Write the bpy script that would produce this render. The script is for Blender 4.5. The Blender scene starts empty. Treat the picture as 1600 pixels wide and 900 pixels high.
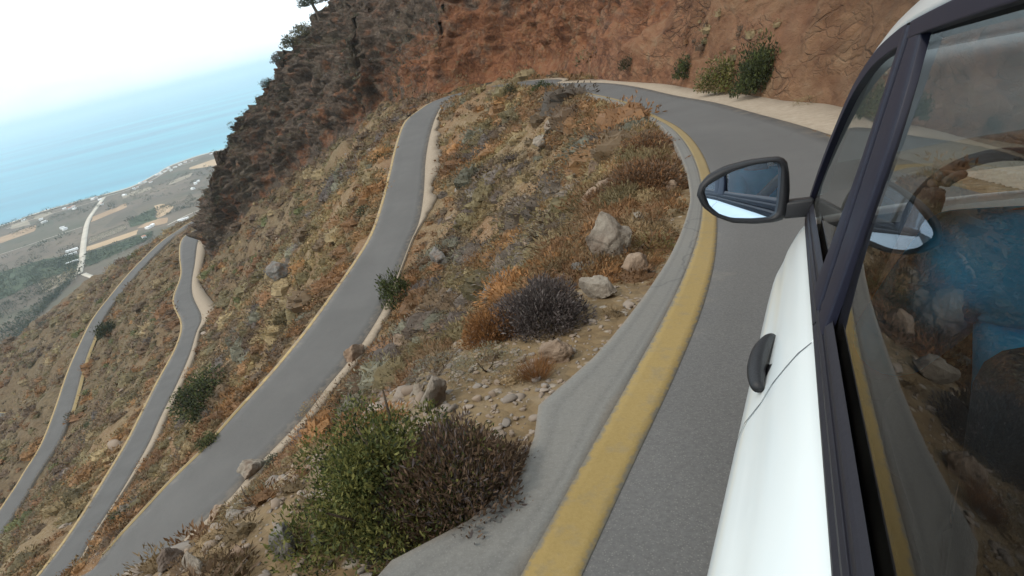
import bpy, bmesh, math, random
import numpy as np
from mathutils import Vector, Matrix

random.seed(7)
RNG = np.random.default_rng(11)
scene = bpy.context.scene
COL = scene.collection
PI = math.pi
Z0 = 300.0                                   # eye height above the sea

# ------------------------------------------------------------------ camera
F_PX = 953.4                                 # focal length in pixels of a 1600 wide picture
ROLL = math.radians(14.0)
PITCH = math.radians(24.33)
cr, sr, cp, sp = math.cos(ROLL), math.sin(ROLL), math.cos(PITCH), math.sin(PITCH)


def ray(px, py):
    x = (px - 800) / F_PX
    y = -(py - 450) / F_PX
    a = cr * x + sr * y
    b = -sr * x + cr * y
    return np.array([a, cp + b * sp, -sp + b * cp])


def at(px, py, h):
    """point h metres below the eye along the sight line"""
    d = ray(px, py)
    return d * (h / -d[2]) + np.array([0, 0, Z0])


cam_d = bpy.data.cameras.new('camera')
cam = bpy.data.objects.new('camera', cam_d)
COL.objects.link(cam)
cam_d.sensor_width = 36.0
cam_d.lens = 36.0 * F_PX / 1600.0
cam_d.clip_start = 0.02
cam_d.clip_end = 200000
o_ = ray(800, 450)
e1 = ray(801, 450) - o_
e2 = o_ - ray(800, 451)
o_, e1, e2 = [v / np.linalg.norm(v) for v in (o_, e1, e2)]
cm = Matrix(((e1[0], e2[0], -o_[0], 0), (e1[1], e2[1], -o_[1], 0), (e1[2], e2[2], -o_[2], Z0), (0, 0, 0, 1)))
cam.matrix_world = cm
scene.camera = cam

# ------------------------------------------------------------------ bookkeeping helpers


def tag(o, label=None, cat=None, group=None, kind=None):
    if label:
        o['label'] = label
    if cat:
        o['category'] = cat
    if group:
        o['group'] = group
    if kind:
        o['kind'] = kind
    return o


def empty(name, loc, label, cat, group=None):
    o = bpy.data.objects.new(name, None)
    o.empty_display_size = 0.2
    COL.objects.link(o)
    o.location = loc
    return tag(o, label, cat, group)


def mesh_np(name, V, Q, mat=None, parent=None, smooth=False, attrs=None, colors=None, nper=4):
    """fast mesh from numpy arrays: V (n,3), Q (m,nper)"""
    V = np.asarray(V, np.float32)
    Q = np.asarray(Q, np.int32)
    me = bpy.data.meshes.new(name)
    me.vertices.add(len(V))
    me.vertices.foreach_set('co', V.ravel())
    me.loops.add(Q.size)
    me.loops.foreach_set('vertex_index', Q.ravel())
    me.polygons.add(len(Q))
    me.polygons.foreach_set('loop_start', np.arange(0, Q.size, nper, dtype=np.int32))
    me.polygons.foreach_set('loop_total', np.full(len(Q), nper, np.int32))
    if smooth:
        me.polygons.foreach_set('use_smooth', np.ones(len(Q), bool))
    me.update(calc_edges=True)
    for k, a in (attrs or {}).items():
        at_ = me.attributes.new(k, 'FLOAT', 'POINT')
        at_.data.foreach_set('value', np.asarray(a, np.float32))
    if colors is not None:
        at_ = me.attributes.new('col', 'FLOAT_COLOR', 'POINT')
        at_.data.foreach_set('color', np.c_[colors, np.ones(len(colors))].astype(np.float32).ravel())
    if mat:
        me.materials.append(mat)
    o = bpy.data.objects.new(name, me)
    COL.objects.link(o)
    if parent:
        o.parent = parent
    return o


def mesh_py(name, V, Fs, mat=None, parent=None, smooth=False):
    me = bpy.data.meshes.new(name)
    me.from_pydata([tuple(map(float, v)) for v in V], [], [tuple(int(i) for i in f) for f in Fs])
    bm = bmesh.new()
    bm.from_mesh(me)
    bmesh.ops.recalc_face_normals(bm, faces=bm.faces)
    bm.to_mesh(me)
    bm.free()
    if smooth:
        for p in me.polygons:
            p.use_smooth = True
    if mat:
        me.materials.append(mat)
    o = bpy.data.objects.new(name, me)
    COL.objects.link(o)
    if parent:
        o.parent = parent
    return o


# ------------------------------------------------------------------ numpy noise


def _h(ix, iy, iz, s):
    n = (ix * 374761393 + iy * 668265263 + iz * 1440662683 + s * 974634541) & 0xFFFFFFFF
    n = ((n ^ (n >> 13)) * 1274126177) & 0xFFFFFFFF
    n = ((n ^ (n >> 16)) * 2246822519) & 0xFFFFFFFF
    return ((n ^ (n >> 15)) & 0xFFFFFF) / 16777215.0


def vn(P, s=0):
    """value noise -1..1, P (n,3)"""
    P = np.asarray(P, float)
    I = np.floor(P).astype(np.int64)
    f = P - I
    f = f * f * f * (f * (f * 6 - 15) + 10)
    r = 0
    for dx in (0, 1):
        wx = f[:, 0] if dx else 1 - f[:, 0]
        for dy in (0, 1):
            wy = f[:, 1] if dy else 1 - f[:, 1]
            for dz in (0, 1):
                wz = f[:, 2] if dz else 1 - f[:, 2]
                r = r + wx * wy * wz * _h(I[:, 0] + dx, I[:, 1] + dy, I[:, 2] + dz, s)
    return r * 2 - 1


def fbm(P, s=0, o=4, g=0.5):
    r = 0
    a = 1
    P = np.asarray(P, float)
    for k in range(o):
        r = r + a * vn(P * (2.03 ** k) + 17.3 * k, s + k)
        a *= g
    return r


def worley(P, s=0):
    """distance to nearest and second nearest feature point, id of nearest"""
    P = np.asarray(P, float)
    I = np.floor(P).astype(np.int64)
    d1 = np.full(len(P), 9.0)
    d2 = np.full(len(P), 9.0)
    idn = np.zeros(len(P))
    for dx in (-1, 0, 1):
        for dy in (-1, 0, 1):
            for dz in (-1, 0, 1):
                J = I + np.array([dx, dy, dz])
                q = np.stack([_h(J[:, 0], J[:, 1], J[:, 2], s + k) for k in (1, 2, 3)], 1) + J
                d = np.linalg.norm(q - P, axis=1)
                nid = _h(J[:, 0], J[:, 1], J[:, 2], s + 4)
                c = d < d1
                d2 = np.where(c, d1, np.minimum(d2, d))
                idn = np.where(c, nid, idn)
                d1 = np.where(c, d, d1)
    return d1, d2, idn


def sstep(a, b, x):
    t = np.clip((x - a) / (b - a), 0, 1)
    return t * t * (3 - 2 * t)


def catmull(P, n_per=8):
    P = np.asarray(P, float)
    Q = np.vstack([2 * P[0] - P[1], P, 2 * P[-1] - P[-2]])
    out = []
    t = np.linspace(0, 1, n_per, endpoint=False)[:, None]
    for i in range(1, len(Q) - 2):
        p0, p1, p2, p3 = Q[i - 1], Q[i], Q[i + 1], Q[i + 2]
        out.append(0.5 * ((2 * p1) + (p2 - p0) * t + (2 * p0 - 5 * p1 + 4 * p2 - p3) * t ** 2 + (3 * p1 - p0 - 3 * p2 + p3) * t ** 3))
    out.append(P[-1:])
    return np.vstack(out)


def smooth_poly(P, it=2):
    P = np.array(P, float)
    for _ in range(it):
        P[1:-1] = 0.25 * P[:-2] + 0.5 * P[1:-1] + 0.25 * P[2:]
    return P


def resample(P, n):
    P = np.asarray(P, float)
    s = np.r_[0, np.cumsum(np.linalg.norm(np.diff(P, axis=0), axis=1))]
    t = np.linspace(0, s[-1], n)
    return np.stack([np.interp(t, s, P[:, k]) for k in range(P.shape[1])], 1)


def near_poly(XY, P, want_t=False):
    """nearest point of polyline P (m,k) for points XY (n,2): distance, signed side (left positive), interpolated P"""
    n = len(XY)
    if n > 3000:                          # cut into neighbourhoods and test only the segments that can win there
        lo = XY.min(0)
        cell = np.maximum((XY.max(0) - lo) / 48, 1e-6)
        ij = ((XY - lo) / cell).astype(int)
        key = ij[:, 0] * 64 + ij[:, 1]
        order = np.argsort(key, kind='stable')
        cuts = np.nonzero(np.diff(key[order]))[0] + 1
        D_, S_2, V_ = np.empty(n), np.empty(n), np.empty((n, P.shape[1]))
        A, B = P[:-1, :2], P[1:, :2]
        AB = B - A
        L2 = np.maximum((AB ** 2).sum(1), 1e-12)
        for ix in np.split(order, cuts):
            q = XY[ix]
            c = (q.max(0) + q.min(0)) / 2
            r = np.sqrt(((q - c) ** 2).sum(1).max())
            t = np.clip(((c - A) * AB).sum(1) / L2, 0, 1)
            ds = np.sqrt(((A + t[:, None] * AB - c) ** 2).sum(1))
            k = np.nonzero(ds <= ds.min() + 2 * r + 1e-6)[0]
            a, ab = A[k], AB[k]
            for c0 in range(0, len(ix), 4000):
                qq = q[c0:c0 + 4000]
                w0 = qq[:, None, 0] - a[None, :, 0]
                w1 = qq[:, None, 1] - a[None, :, 1]
                tt_ = np.clip((w0 * ab[:, 0] + w1 * ab[:, 1]) / L2[k], 0, 1)
                d2 = (w0 - tt_ * ab[:, 0]) ** 2 + (w1 - tt_ * ab[:, 1]) ** 2
                j = np.argmin(d2, 1)
                rows_ = np.arange(len(qq))
                ii_ = ix[c0:c0 + 4000]
                D_[ii_] = d2[rows_, j]
                S_2[ii_] = ab[j, 0] * w1[rows_, j] - ab[j, 1] * w0[rows_, j]
                tj = tt_[rows_, j][:, None]
                V_[ii_] = P[k[j]] + tj * (P[k[j] + 1] - P[k[j]])
        return np.sqrt(D_), S_2, V_
    best = np.full(n, 1e18)
    side = np.zeros(n)
    val = np.zeros((n, P.shape[1]))
    for i in range(len(P) - 1):
        a, b = P[i], P[i + 1]
        ab = b[:2] - a[:2]
        L2 = ab @ ab
        if L2 < 1e-12:
            continue
        w = XY - a[:2]
        t = np.clip((w @ ab) / L2, 0, 1)
        dx = w[:, 0] - t * ab[0]
        dy = w[:, 1] - t * ab[1]
        d = dx * dx + dy * dy
        m = d < best - 1e-9
        if m.any():
            best[m] = d[m]
            side[m] = ab[0] * w[m, 1] - ab[1] * w[m, 0]
            val[m] = a + t[m, None] * (b - a)
    return np.sqrt(best), side, val


# ------------------------------------------------------------------ roads, traced and set out in the world


def h1(x, y):
    base = np.interp(y, [-60, 0, 8, 11, 15, 20, 33, 58, 77, 90], [-7.0, 1.3, 2.54, 2.98, 3.5, 4.25, 6.3, 8.35, 9.4, 10.6])
    fade = np.interp(y, [0, 8, 15, 25, 40], [1, 1, .75, .3, 0])
    return base + 0.12 * x * fade


def on_r1(px, py):
    d = ray(px, py)
    d = d / -d[2]
    lo, hi = 0.3, 30.0
    hs = np.linspace(lo, hi, 3000)
    f = hs - h1(d[0] * hs, d[1] * hs)
    k = np.argmax(f > 0)
    h = hs[k]
    return np.array([d[0] * h, d[1] * h, Z0 - h])


def edge_h(pix, ref):
    """edge traced in pixels, at the level of the matching stretch of a reference edge"""
    ref = catmull(ref, 6)
    out = []
    for px, py in pix:
        h = Z0 - ref[:, 2].mean()
        for _ in range(60):
            p = at(px, py, h)
            _, _, v = near_poly(p[None, :2], ref)
            h = 0.6 * h + 0.4 * (Z0 - v[0, 2])
        out.append(at(px, py, h))
    return np.array(out)


FW = np.array([0.423, 0.886])
RT = np.array([0.886, -0.423])


def back1(off, ss):
    return [np.array([*(RT * off + FW * s), Z0 - h1(*(RT * off + FW * s))]) for s in ss]


# road 1: asphalt inner (left) edge incl. shoulder, yellow line, outer (right) edge
e_in1 = back1(-1.17, [-40, -25, -12, -6, -3, -1.4, -.3, .45]) + [on_r1(*p) for p in [(590, 897), (680, 835), (765, 795), (830, 715), (838, 640), (875, 605), (928, 558), (978, 500), (1022, 440), (1052, 390), (1072, 340), (1078, 300), (1068, 255), (1048, 215), (1022, 188), (985, 168), (935, 152), (880, 138)]]
y_l = back1(-0.85, [-40, -25, -12, -6, -3]) + back1(-0.79, [-1.4]) + back1(-.76, [-.3, .4]) + [on_r1(*p) for p in [(795, 900), (880, 760), (950, 660), (1020, 540), (1070, 440), (1094, 370), (1099, 330), (1096, 285), (1084, 245), (1062, 212), (1032, 189), (985, 166.5), (935, 150), (880, 136.5)]]
y_r = back1(-0.70, [-40, -25, -12, -6, -3]) + back1(-0.64, [-1.4]) + back1(-.61, [-.3, .4]) + [on_r1(*p) for p in [(880, 900), (950, 770), (1040, 640), (1082, 555), (1110, 470), (1122, 400), (1122, 350), (1115, 287), (1100, 243), (1074, 209), (1040, 187), (990, 165), (938, 149), (881, 136)]]
e_out1 = back1(3.6, [-40, -25, -12, -4]) + back1(3.3, [0]) + back1(2.55, [6]) + back1(1.95, [10]) + [on_r1(*p) for p in [(1290, 208), (1200, 182), (1100, 157), (1020, 140), (950, 131), (870, 126)]]

r2L = [(655, 170, 12.6), (632, 190, 13.1), (618, 225, 13.8), (607, 270, 14.9), (594, 320, 15.8), (578, 365, 16.5), (555, 405, 17.0), (520, 455, 17.3), (480, 510, 17.6), (440, 560, 17.9), (400, 605, 18.2), (350, 660, 18.8), (310, 705, 19.3), (250, 765, 20.2), (190, 830, 21.2), (130, 895, 22.2)]
e_out2 = [at(*p) for p in r2L]
e_in2 = list(edge_h([(697, 158), (682, 180), (672, 210), (665, 250), (662, 300), (655, 345), (640, 380), (621, 430), (600, 480), (570, 530), (540, 570), (510, 605), (475, 650), (440, 690), (400, 730), (360, 775), (315, 815), (280, 850), (245, 895)], np.array(e_out2)))
e_out2 += [np.array(p) for p in [(-32, 22.6, Z0 - 23.4), (-42, 16, Z0 - 25.5), (-53, 11, Z0 - 27.5)]]
e_in2 += [np.array(p) for p in [(-29, 17.5, Z0 - 23.4), (-39, 11, Z0 - 25.5), (-50, 6, Z0 - 27.5)]]
hp_in = [np.array([x, y, Z0 - h]) for x, y, h in [(9.3, 86, 10.9), (7.3, 97, 11.7), (3.0, 108, 12.2), (-1.5, 111.5, 12.5)]]
hp_out = [np.array([x, y, Z0 - h]) for x, y, h in [(14, 90, 10.9), (12, 103, 11.7), (6.5, 113.5, 12.2), (-1.5, 118, 12.4), (-6, 115.5, 12.5)]]
inner_a = catmull(np.array(e_in1 + hp_in + e_in2), 6)
outer_a = catmull(np.array(e_out1 + hp_out + e_out2), 6)

r3L = [(310, 357, 63.5), (285, 372, 63), (281, 400, 61.5), (284, 430, 60.5), (270, 470, 59), (285, 505, 58), (275, 545, 57), (250, 590, 55.5), (225, 640, 54.3), (200, 690, 53), (170, 740, 51.8), (140, 790, 50.7), (100, 850, 49), (60, 900, 47.8)]
e3l = [at(*p) for p in r3L]
e3r = list(edge_h([(322, 358), (310, 375), (305, 410), (300, 440), (302, 465), (316, 495), (307, 520), (295, 560), (270, 615), (250, 655), (235, 690), (210, 735), (180, 785), (150, 830), (122, 880), (105, 900)], np.array(e3l)))
e3l += [np.array([-62, 45, Z0 - 46.5]), np.array([-64, 30, Z0 - 45])]
e3r += [np.array([-56, 45, Z0 - 46.5]), np.array([-58, 30, Z0 - 45])]
e3l = smooth_poly(catmull(np.array([[-144, 326, Z0 - 64.5], [-143, 312, Z0 - 64.2]] + e3l), 6), 3)
e3r = smooth_poly(catmull(np.array([[-136, 325, Z0 - 64.5], [-137, 311, Z0 - 64.2]] + e3r), 6), 3)

r4c = [(322, 337, 65.3), (290, 354, 66), (260, 375, 69), (216, 418, 72), (182, 459, 75), (154, 496, 78), (134, 538, 81), (118, 578, 84), (101, 635, 87), (80, 690, 90), (48, 740, 93), (8, 805, 97)]
c4 = smooth_poly(catmull(np.array([[-138, 345, Z0 - 64.8]] + [at(*p) for p in r4c] + [[-150, 95, Z0 - 100.]]), 6), 3)
t4 = np.gradient(c4[:, :2], axis=0)
t4 /= np.linalg.norm(t4, axis=1)[:, None]
n4 = np.c_[-t4[:, 1], t4[:, 0]]
W4 = np.interp(np.arange(len(c4)), [0, 12, 40, 55, 80], [2.6, 2.6, 2.6, 3.1, 3.0])[:, None]
e4l = np.c_[c4[:, :2] + n4 * W4, c4[:, 2]]
e4r = np.c_[c4[:, :2] - n4 * W4, c4[:, 2]]
c5 = catmull(np.array([at(-40, 700, 121), at(-12, 688, 118.5), at(8, 668, 117), at(10, 655, 116), at(-6, 650, 115.5), at(-40, 655, 115)]), 6)
t5 = np.gradient(c5[:, :2], axis=0)
t5 /= np.linalg.norm(t5, axis=1)[:, None]
n5 = np.c_[-t5[:, 1], t5[:, 0]]
e5l = np.c_[c5[:, :2] + n5 * 2.6, c5[:, 2]]
e5r = np.c_[c5[:, :2] - n5 * 2.6, c5[:, 2]]

# pair the two edges of every road station by station
NA = 1000
KS = NA / 420


def pair(inn, out, n):
    inn = resample(inn, n)
    outd = resample(out, n * 4)
    # monotone match: nearest point ahead of the last one
    idx = []
    j = 0
    for i in range(n):
        lim = min(len(outd), j + 60)
        seg = outd[j:lim]
        k = np.argmin(((seg[:, :2] - inn[i, :2]) ** 2).sum(1)) + j
        idx.append(k)
        j = k
    # fixed blend with uniform parameter keeps the stations spread round the bends
    idx = np.array(idx, float)
    idx = smooth_poly(idx[:, None], 30 if n < 500 else 170)[:, 0]
    s = np.arange(len(outd))
    O = np.stack([np.interp(idx, s, outd[:, k]) for k in range(3)], 1)
    return inn, O


A_in, A_out = pair(inner_a, outer_a, NA)
zavg = (A_in[:, 2] + A_out[:, 2]) / 2
zz = smooth_poly(zavg[:, None], 34)[:, 0]
near_w = sstep(18, 30, A_in[:, 1])          # near the car the two edges keep the plane they were traced on
A_in[:, 2] = A_in[:, 2] * (1 - near_w) + zz * near_w
A_out[:, 2] = A_out[:, 2] * (1 - near_w) + zz * near_w
R3a, R3b = pair(e3r, e3l, 200)
R3a[:, 2] = R3b[:, 2] = smooth_poly(((R3a[:, 2] + R3b[:, 2]) / 2)[:, None], 8)[:, 0]
ROADS = [(A_in, A_out), (R3a, R3b), (e4l, e4r), (e5l, e5r)]
ROADP = []
for a, b in ROADS:
    c = (a + b) / 2
    hw = np.linalg.norm(a[:, :2] - b[:, :2], axis=1) / 2
    ROADP.append(np.c_[c, hw][::7] if len(c) > 500 else np.c_[c, hw][::3] if len(c) > 150 else np.c_[c, hw][::2])
# verges: strips of pale gravel outside an edge


def off_edge(E, other, w0, w1=None):
    d = E[:, :2] - other[:, :2]
    d /= np.linalg.norm(d, axis=1)[:, None]
    return np.c_[E[:, :2] + d * np.asarray(w0).reshape(-1, 1), E[:, 2]]


sA = np.arange(NA)
yA = A_out[:, 1]
i_r2 = int(np.argmax((A_in[:, 0] < 0) & (A_in[:, 1] > 100)))   # where the road turns down into the lower leg
# width of the gravel on the wall side of the upper leg
wv1 = np.interp(sA, [0, i_r2 * .55, i_r2 * .9, i_r2], [2.3, 1.8, .8, .1])
_j = 1 + .20 * vn(np.c_[sA * .11, sA * 0, sA * 0], 7) + .09 * vn(np.c_[sA * .4, sA * 0, sA * 0], 8)
wv1 = wv1 * _j
V1 = off_edge(A_out, A_in, wv1)
# gravel on the hill side of the lower leg
ylo = A_in[:, 1]
wv2 = np.where(sA >= i_r2 - 10, np.interp(ylo, [14, 24, 34, 40, 46, 55, 60, 70, 80, 95, 110], [.2, .3, .9, .8, .12, .1, 1.0, 1.6, 1.5, .7, .1]), 0.05)
wv2 = smooth_poly(wv2[:, None], 12)[:, 0] * (1 + 1.6 * (_j - 1))
V2 = off_edge(A_in, A_out, wv2)
y3 = R3a[:, 1]
wv3 = np.interp(y3, [40, 75, 90, 130, 150, 162, 185, 200, 240, 290, 300], [.2, .3, 1.2, 1.3, .6, 4.5, 3.5, 2.2, 3.6, 4., .6])
V3 = off_edge(R3a, R3b, smooth_poly(wv3[:, None], 2)[:, 0])

for E_, V_, a_, b_ in ((A_out, V1, 0, i_r2), (A_in, V2, i_r2 - 10, NA), (R3a, V3, 0, len(R3a))):
    k_ = 7 if len(E_) > 500 else 3
    c = ((E_ + V_) / 2)[a_:b_:k_]
    ROADP.append(np.c_[c, (np.linalg.norm(E_[:, :2] - V_[:, :2], axis=1) / 2)[a_:b_:k_]])

# ------------------------------------------------------------------ wall and cliff foot line (mountain on its right)
W0 = np.array(
    [[*(RT * o + FW * s), Z0 - h1(*(RT * o + FW * s))] for o, s in ((5.6, -45), (5.6, -25), (5.4, -10), (4.9, 0), (3.6, 8))] +
    [list(on_r1(*p)) for p in [(1300, 171), (1230, 162), (1150, 147.5), (1060, 134.5), (1000, 129), (930, 123.5)]] +
    [[16.2, 88, Z0 - 10.6], [14.6, 103, Z0 - 11.3], [9, 116, Z0 - 11.8], [1, 122.5, Z0 - 12], [-6, 123, Z0 - 12.2]] +
    [list(at(*p)) for p in [(640, 158, 14.0), (600, 170, 16.5), (560, 208, 21), (480, 258, 30), (400, 325, 42), (350, 385, 53)]] +
    [[-101, 214, Z0 - 58.5], [-108, 226, Z0 - 60.5], [-117, 251, Z0 - 61.5], [-127, 282, Z0 - 63], [-129, 300, Z0 - 64], [-116, 328, Z0 - 60], [-84, 356, Z0 - 50], [-36, 396, Z0 - 40]])
W = resample(smooth_poly(catmull(W0, 6), 2), 520)
_tw = np.gradient(W[:, :2], axis=0)
_tw /= np.linalg.norm(_tw, axis=1)[:, None]
NW = smooth_poly(np.c_[_tw[:, 1], -_tw[:, 0]], 6)       # right hand normal... mountain side decided below
SW = np.r_[0, np.cumsum(np.linalg.norm(np.diff(W[:, :2], axis=0), axis=1))]

# crest of the lower slope, beyond which the ground drops to the plain (outer side)
C0 = np.array([list(at(*p)) for p in [(-420, 640, 150), (-200, 610, 136), (0, 545, 118), (60, 492, 113), (110, 455, 106), (150, 430, 100), (210, 392, 90), (270, 357, 78), (316, 338, 70)]] + [[-150, 385, Z0 - 68], [-100, 440, Z0 - 60]])
CR = resample(smooth_poly(catmull(C0, 6), 2), 120)

# control points of the open slope
ctrl = []


def add(P, step):
    P = np.asarray(P)
    L = np.linalg.norm(np.diff(P[:, :2], axis=0), axis=1).sum()
    ctrl.append(resample(P[:, :3], max(2, int(L / step))))


add(A_in, 3.0)
add(A_out, 4.0)
add(R3a, 8.0)
add(R3b, 8.0)
add(e4l, 10.)
add(e4r, 10.)
add(c5, 6.)
add(W[::4], 6.)
add(CR, 14.)
nose = [(868, 131, 8.8), (800, 136, 9.9), (760, 139, 10.5), (720, 148, 11.6)]
ctrl.append(np.array([at(*p) for p in nose]))
ctrl.append(np.array([[-100, 20, Z0 - 68.], [-160, 20, Z0 - 112], [-20, -20, Z0 - 10], [-45, -20, Z0 - 26], [-70, 0, Z0 - 44], [-110, -60, Z0 - 70.], [-30, -70, Z0 - 10]]))
# the bank under the upper leg falls away steeply first, then eases out towards the lower leg
mid = []
for p in resample(A_in[:i_r2 - 95], 60):
    j = i_r2 + int(np.argmin(((A_in[i_r2 + 48:, :2] - p[:2]) ** 2).sum(1))) + 48
    q = A_in[j]
    if np.hypot(*(p - q)[:2]) > 9:
        for t_, f_ in ((.3, .42), (.6, .76)):
            mid.append([*(p[:2] * (1 - t_) + q[:2] * t_), p[2] * (1 - f_) + q[2] * f_])
for p in resample(A_out[i_r2 + 143:], 40):                # and so does the bank between the lower leg and the middle road
    if p[1] > 62 or p[0] < -50:
        continue
    q = R3a[int(np.argmin(((R3a[:, :2] - p[:2]) ** 2).sum(1)))]
    for t_, f_ in ((.15, .30), (.4, .62), (.7, .86)):
        mid.append([*(p[:2] * (1 - t_) + q[:2] * t_), p[2] * (1 - f_) + q[2] * f_])
ctrl.append(np.array(mid))
CT = np.vstack(ctrl)
# drop near duplicates
keep = []
for p in CT:
    if all((p[0] - q[0]) ** 2 + (p[1] - q[1]) ** 2 > 1.2 for q in keep):
        keep.append(p)
CT = np.array(keep)
_c2 = 2.5 ** 2


def _phi(XY):
    d2 = (XY ** 2).sum(1)[:, None] + (CT[:, :2] ** 2).sum(1)[None] - 2 * XY @ CT[:, :2].T
    return np.sqrt(np.maximum(d2, 0) + _c2)


_n = len(CT)
_A = np.zeros((_n + 3, _n + 3))
_A[:_n, :_n] = _phi(CT[:, :2]) - np.eye(_n) * 0.02
_A[:_n, _n:] = np.c_[np.ones(_n), CT[:, :2]]
_A[_n:, :_n] = _A[:_n, _n:].T
_sol = np.linalg.solve(_A, np.r_[CT[:, 2], 0, 0, 0])


def base(XY):
    out = np.empty(len(XY))
    for i in range(0, len(XY), 20000):
        q = XY[i:i + 20000]
        out[i:i + 20000] = _phi(q) @ _sol[:_n] + _sol[_n] + q @ _sol[_n + 1:]
    return out


def inside_wall(XY):
    """distance into the mountain (positive) or outside (negative), and foot height"""
    d, s, v = near_poly(XY, W[::5])
    return np.where(s < 0, d, -d), v[:, 2]


def road_dist(XY, lim=40):
    """distance to nearest road edge (negative on the road) and its level"""
    best = np.full(len(XY), 1e3)
    zr = np.zeros(len(XY))
    for P in ROADP:
        lo = P[:, :2].min(0) - lim
        hi = P[:, :2].max(0) + lim
        m = ((XY >= lo) & (XY <= hi)).all(1)
        if not m.any():
            continue
        idx = np.nonzero(m)[0]
        d, s, v = near_poly(XY[idx], P)
        e = d - v[:, 3]
        c = e < best[idx]
        best[idx[c]] = e[c]
        zr[idx[c]] = v[c, 2]
    return best, zr


PLAIN_Z = 8.0


def ground(XY, noise=True, need_road=False):
    XY = np.asarray(XY, float)
    z = base(XY)
    # outer drop
    d, s, v = near_poly(XY, CR[::3])
    out = s > 0
    dd = np.where(out, d, 0)
    z = np.where(out, v[:, 2] - 0.95 * np.maximum(dd - 1.5, 0) - 0.1 * np.minimum(dd, 1.5), z)
    P3 = np.c_[XY, np.zeros(len(XY))]
    dist = np.hypot(XY[:, 0], XY[:, 1])
    e, zr = road_dist(XY)
    w = sstep(0.15, 3.2, e)
    if noise:
        rug = 0.30 * fbm(P3 / 2.6, 3, 3) + 0.9 * fbm(P3 / 11.0, 9, 2) * sstep(6, 40, dist) + 0.10 * fbm(P3 / .55, 5, 2)
        far = sstep(90, 200, dist)
        rug = rug + far * (1.9 * np.abs(fbm(P3 / 9.0, 21, 3)) - .8 + 1.2 * fbm(P3 / 26.0, 33, 2))
        z = z + rug * sstep(0.2, 5.0, e)
    under = np.interp(dist, [0, 15, 60, 150, 300], [.06, .10, .22, .5, .8])
    z = np.where(e < 40, (zr - under) * (1 - w) + z * w, z)
    # inside the mountain: sink below the rock surface
    iw, zf = inside_wall(XY)
    z = np.where(iw > 0, np.minimum(z, zf - 0.2) - 0.6 * iw, z)
    if need_road:
        return z, e, iw
    return z


def hit(px, py, tmin=2.0, tmax=900.0):
    """where the sight line meets the ground"""
    d = ray(px, py)
    d = d / np.linalg.norm(d)
    t = np.exp(np.linspace(math.log(tmin), math.log(tmax), 900))
    P = d[None] * t[:, None]
    g = ground(P[:, :2])
    below = (P[:, 2] + Z0) < g
    if not below.any():
        return None
    k = int(np.argmax(below))
    if k > 0:
        a, b = t[k - 1], t[k]
        tt = np.linspace(a, b, 30)
        P = d[None] * tt[:, None]
        g = ground(P[:, :2])
        k = int(np.argmax((P[:, 2] + Z0) < g))
        return np.array([P[k, 0], P[k, 1], g[k]]), tt[k] * (d @ o_)
    return np.array([P[0, 0], P[0, 1], g[0]]), t[0]


# ------------------------------------------------------------------ materials


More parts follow.
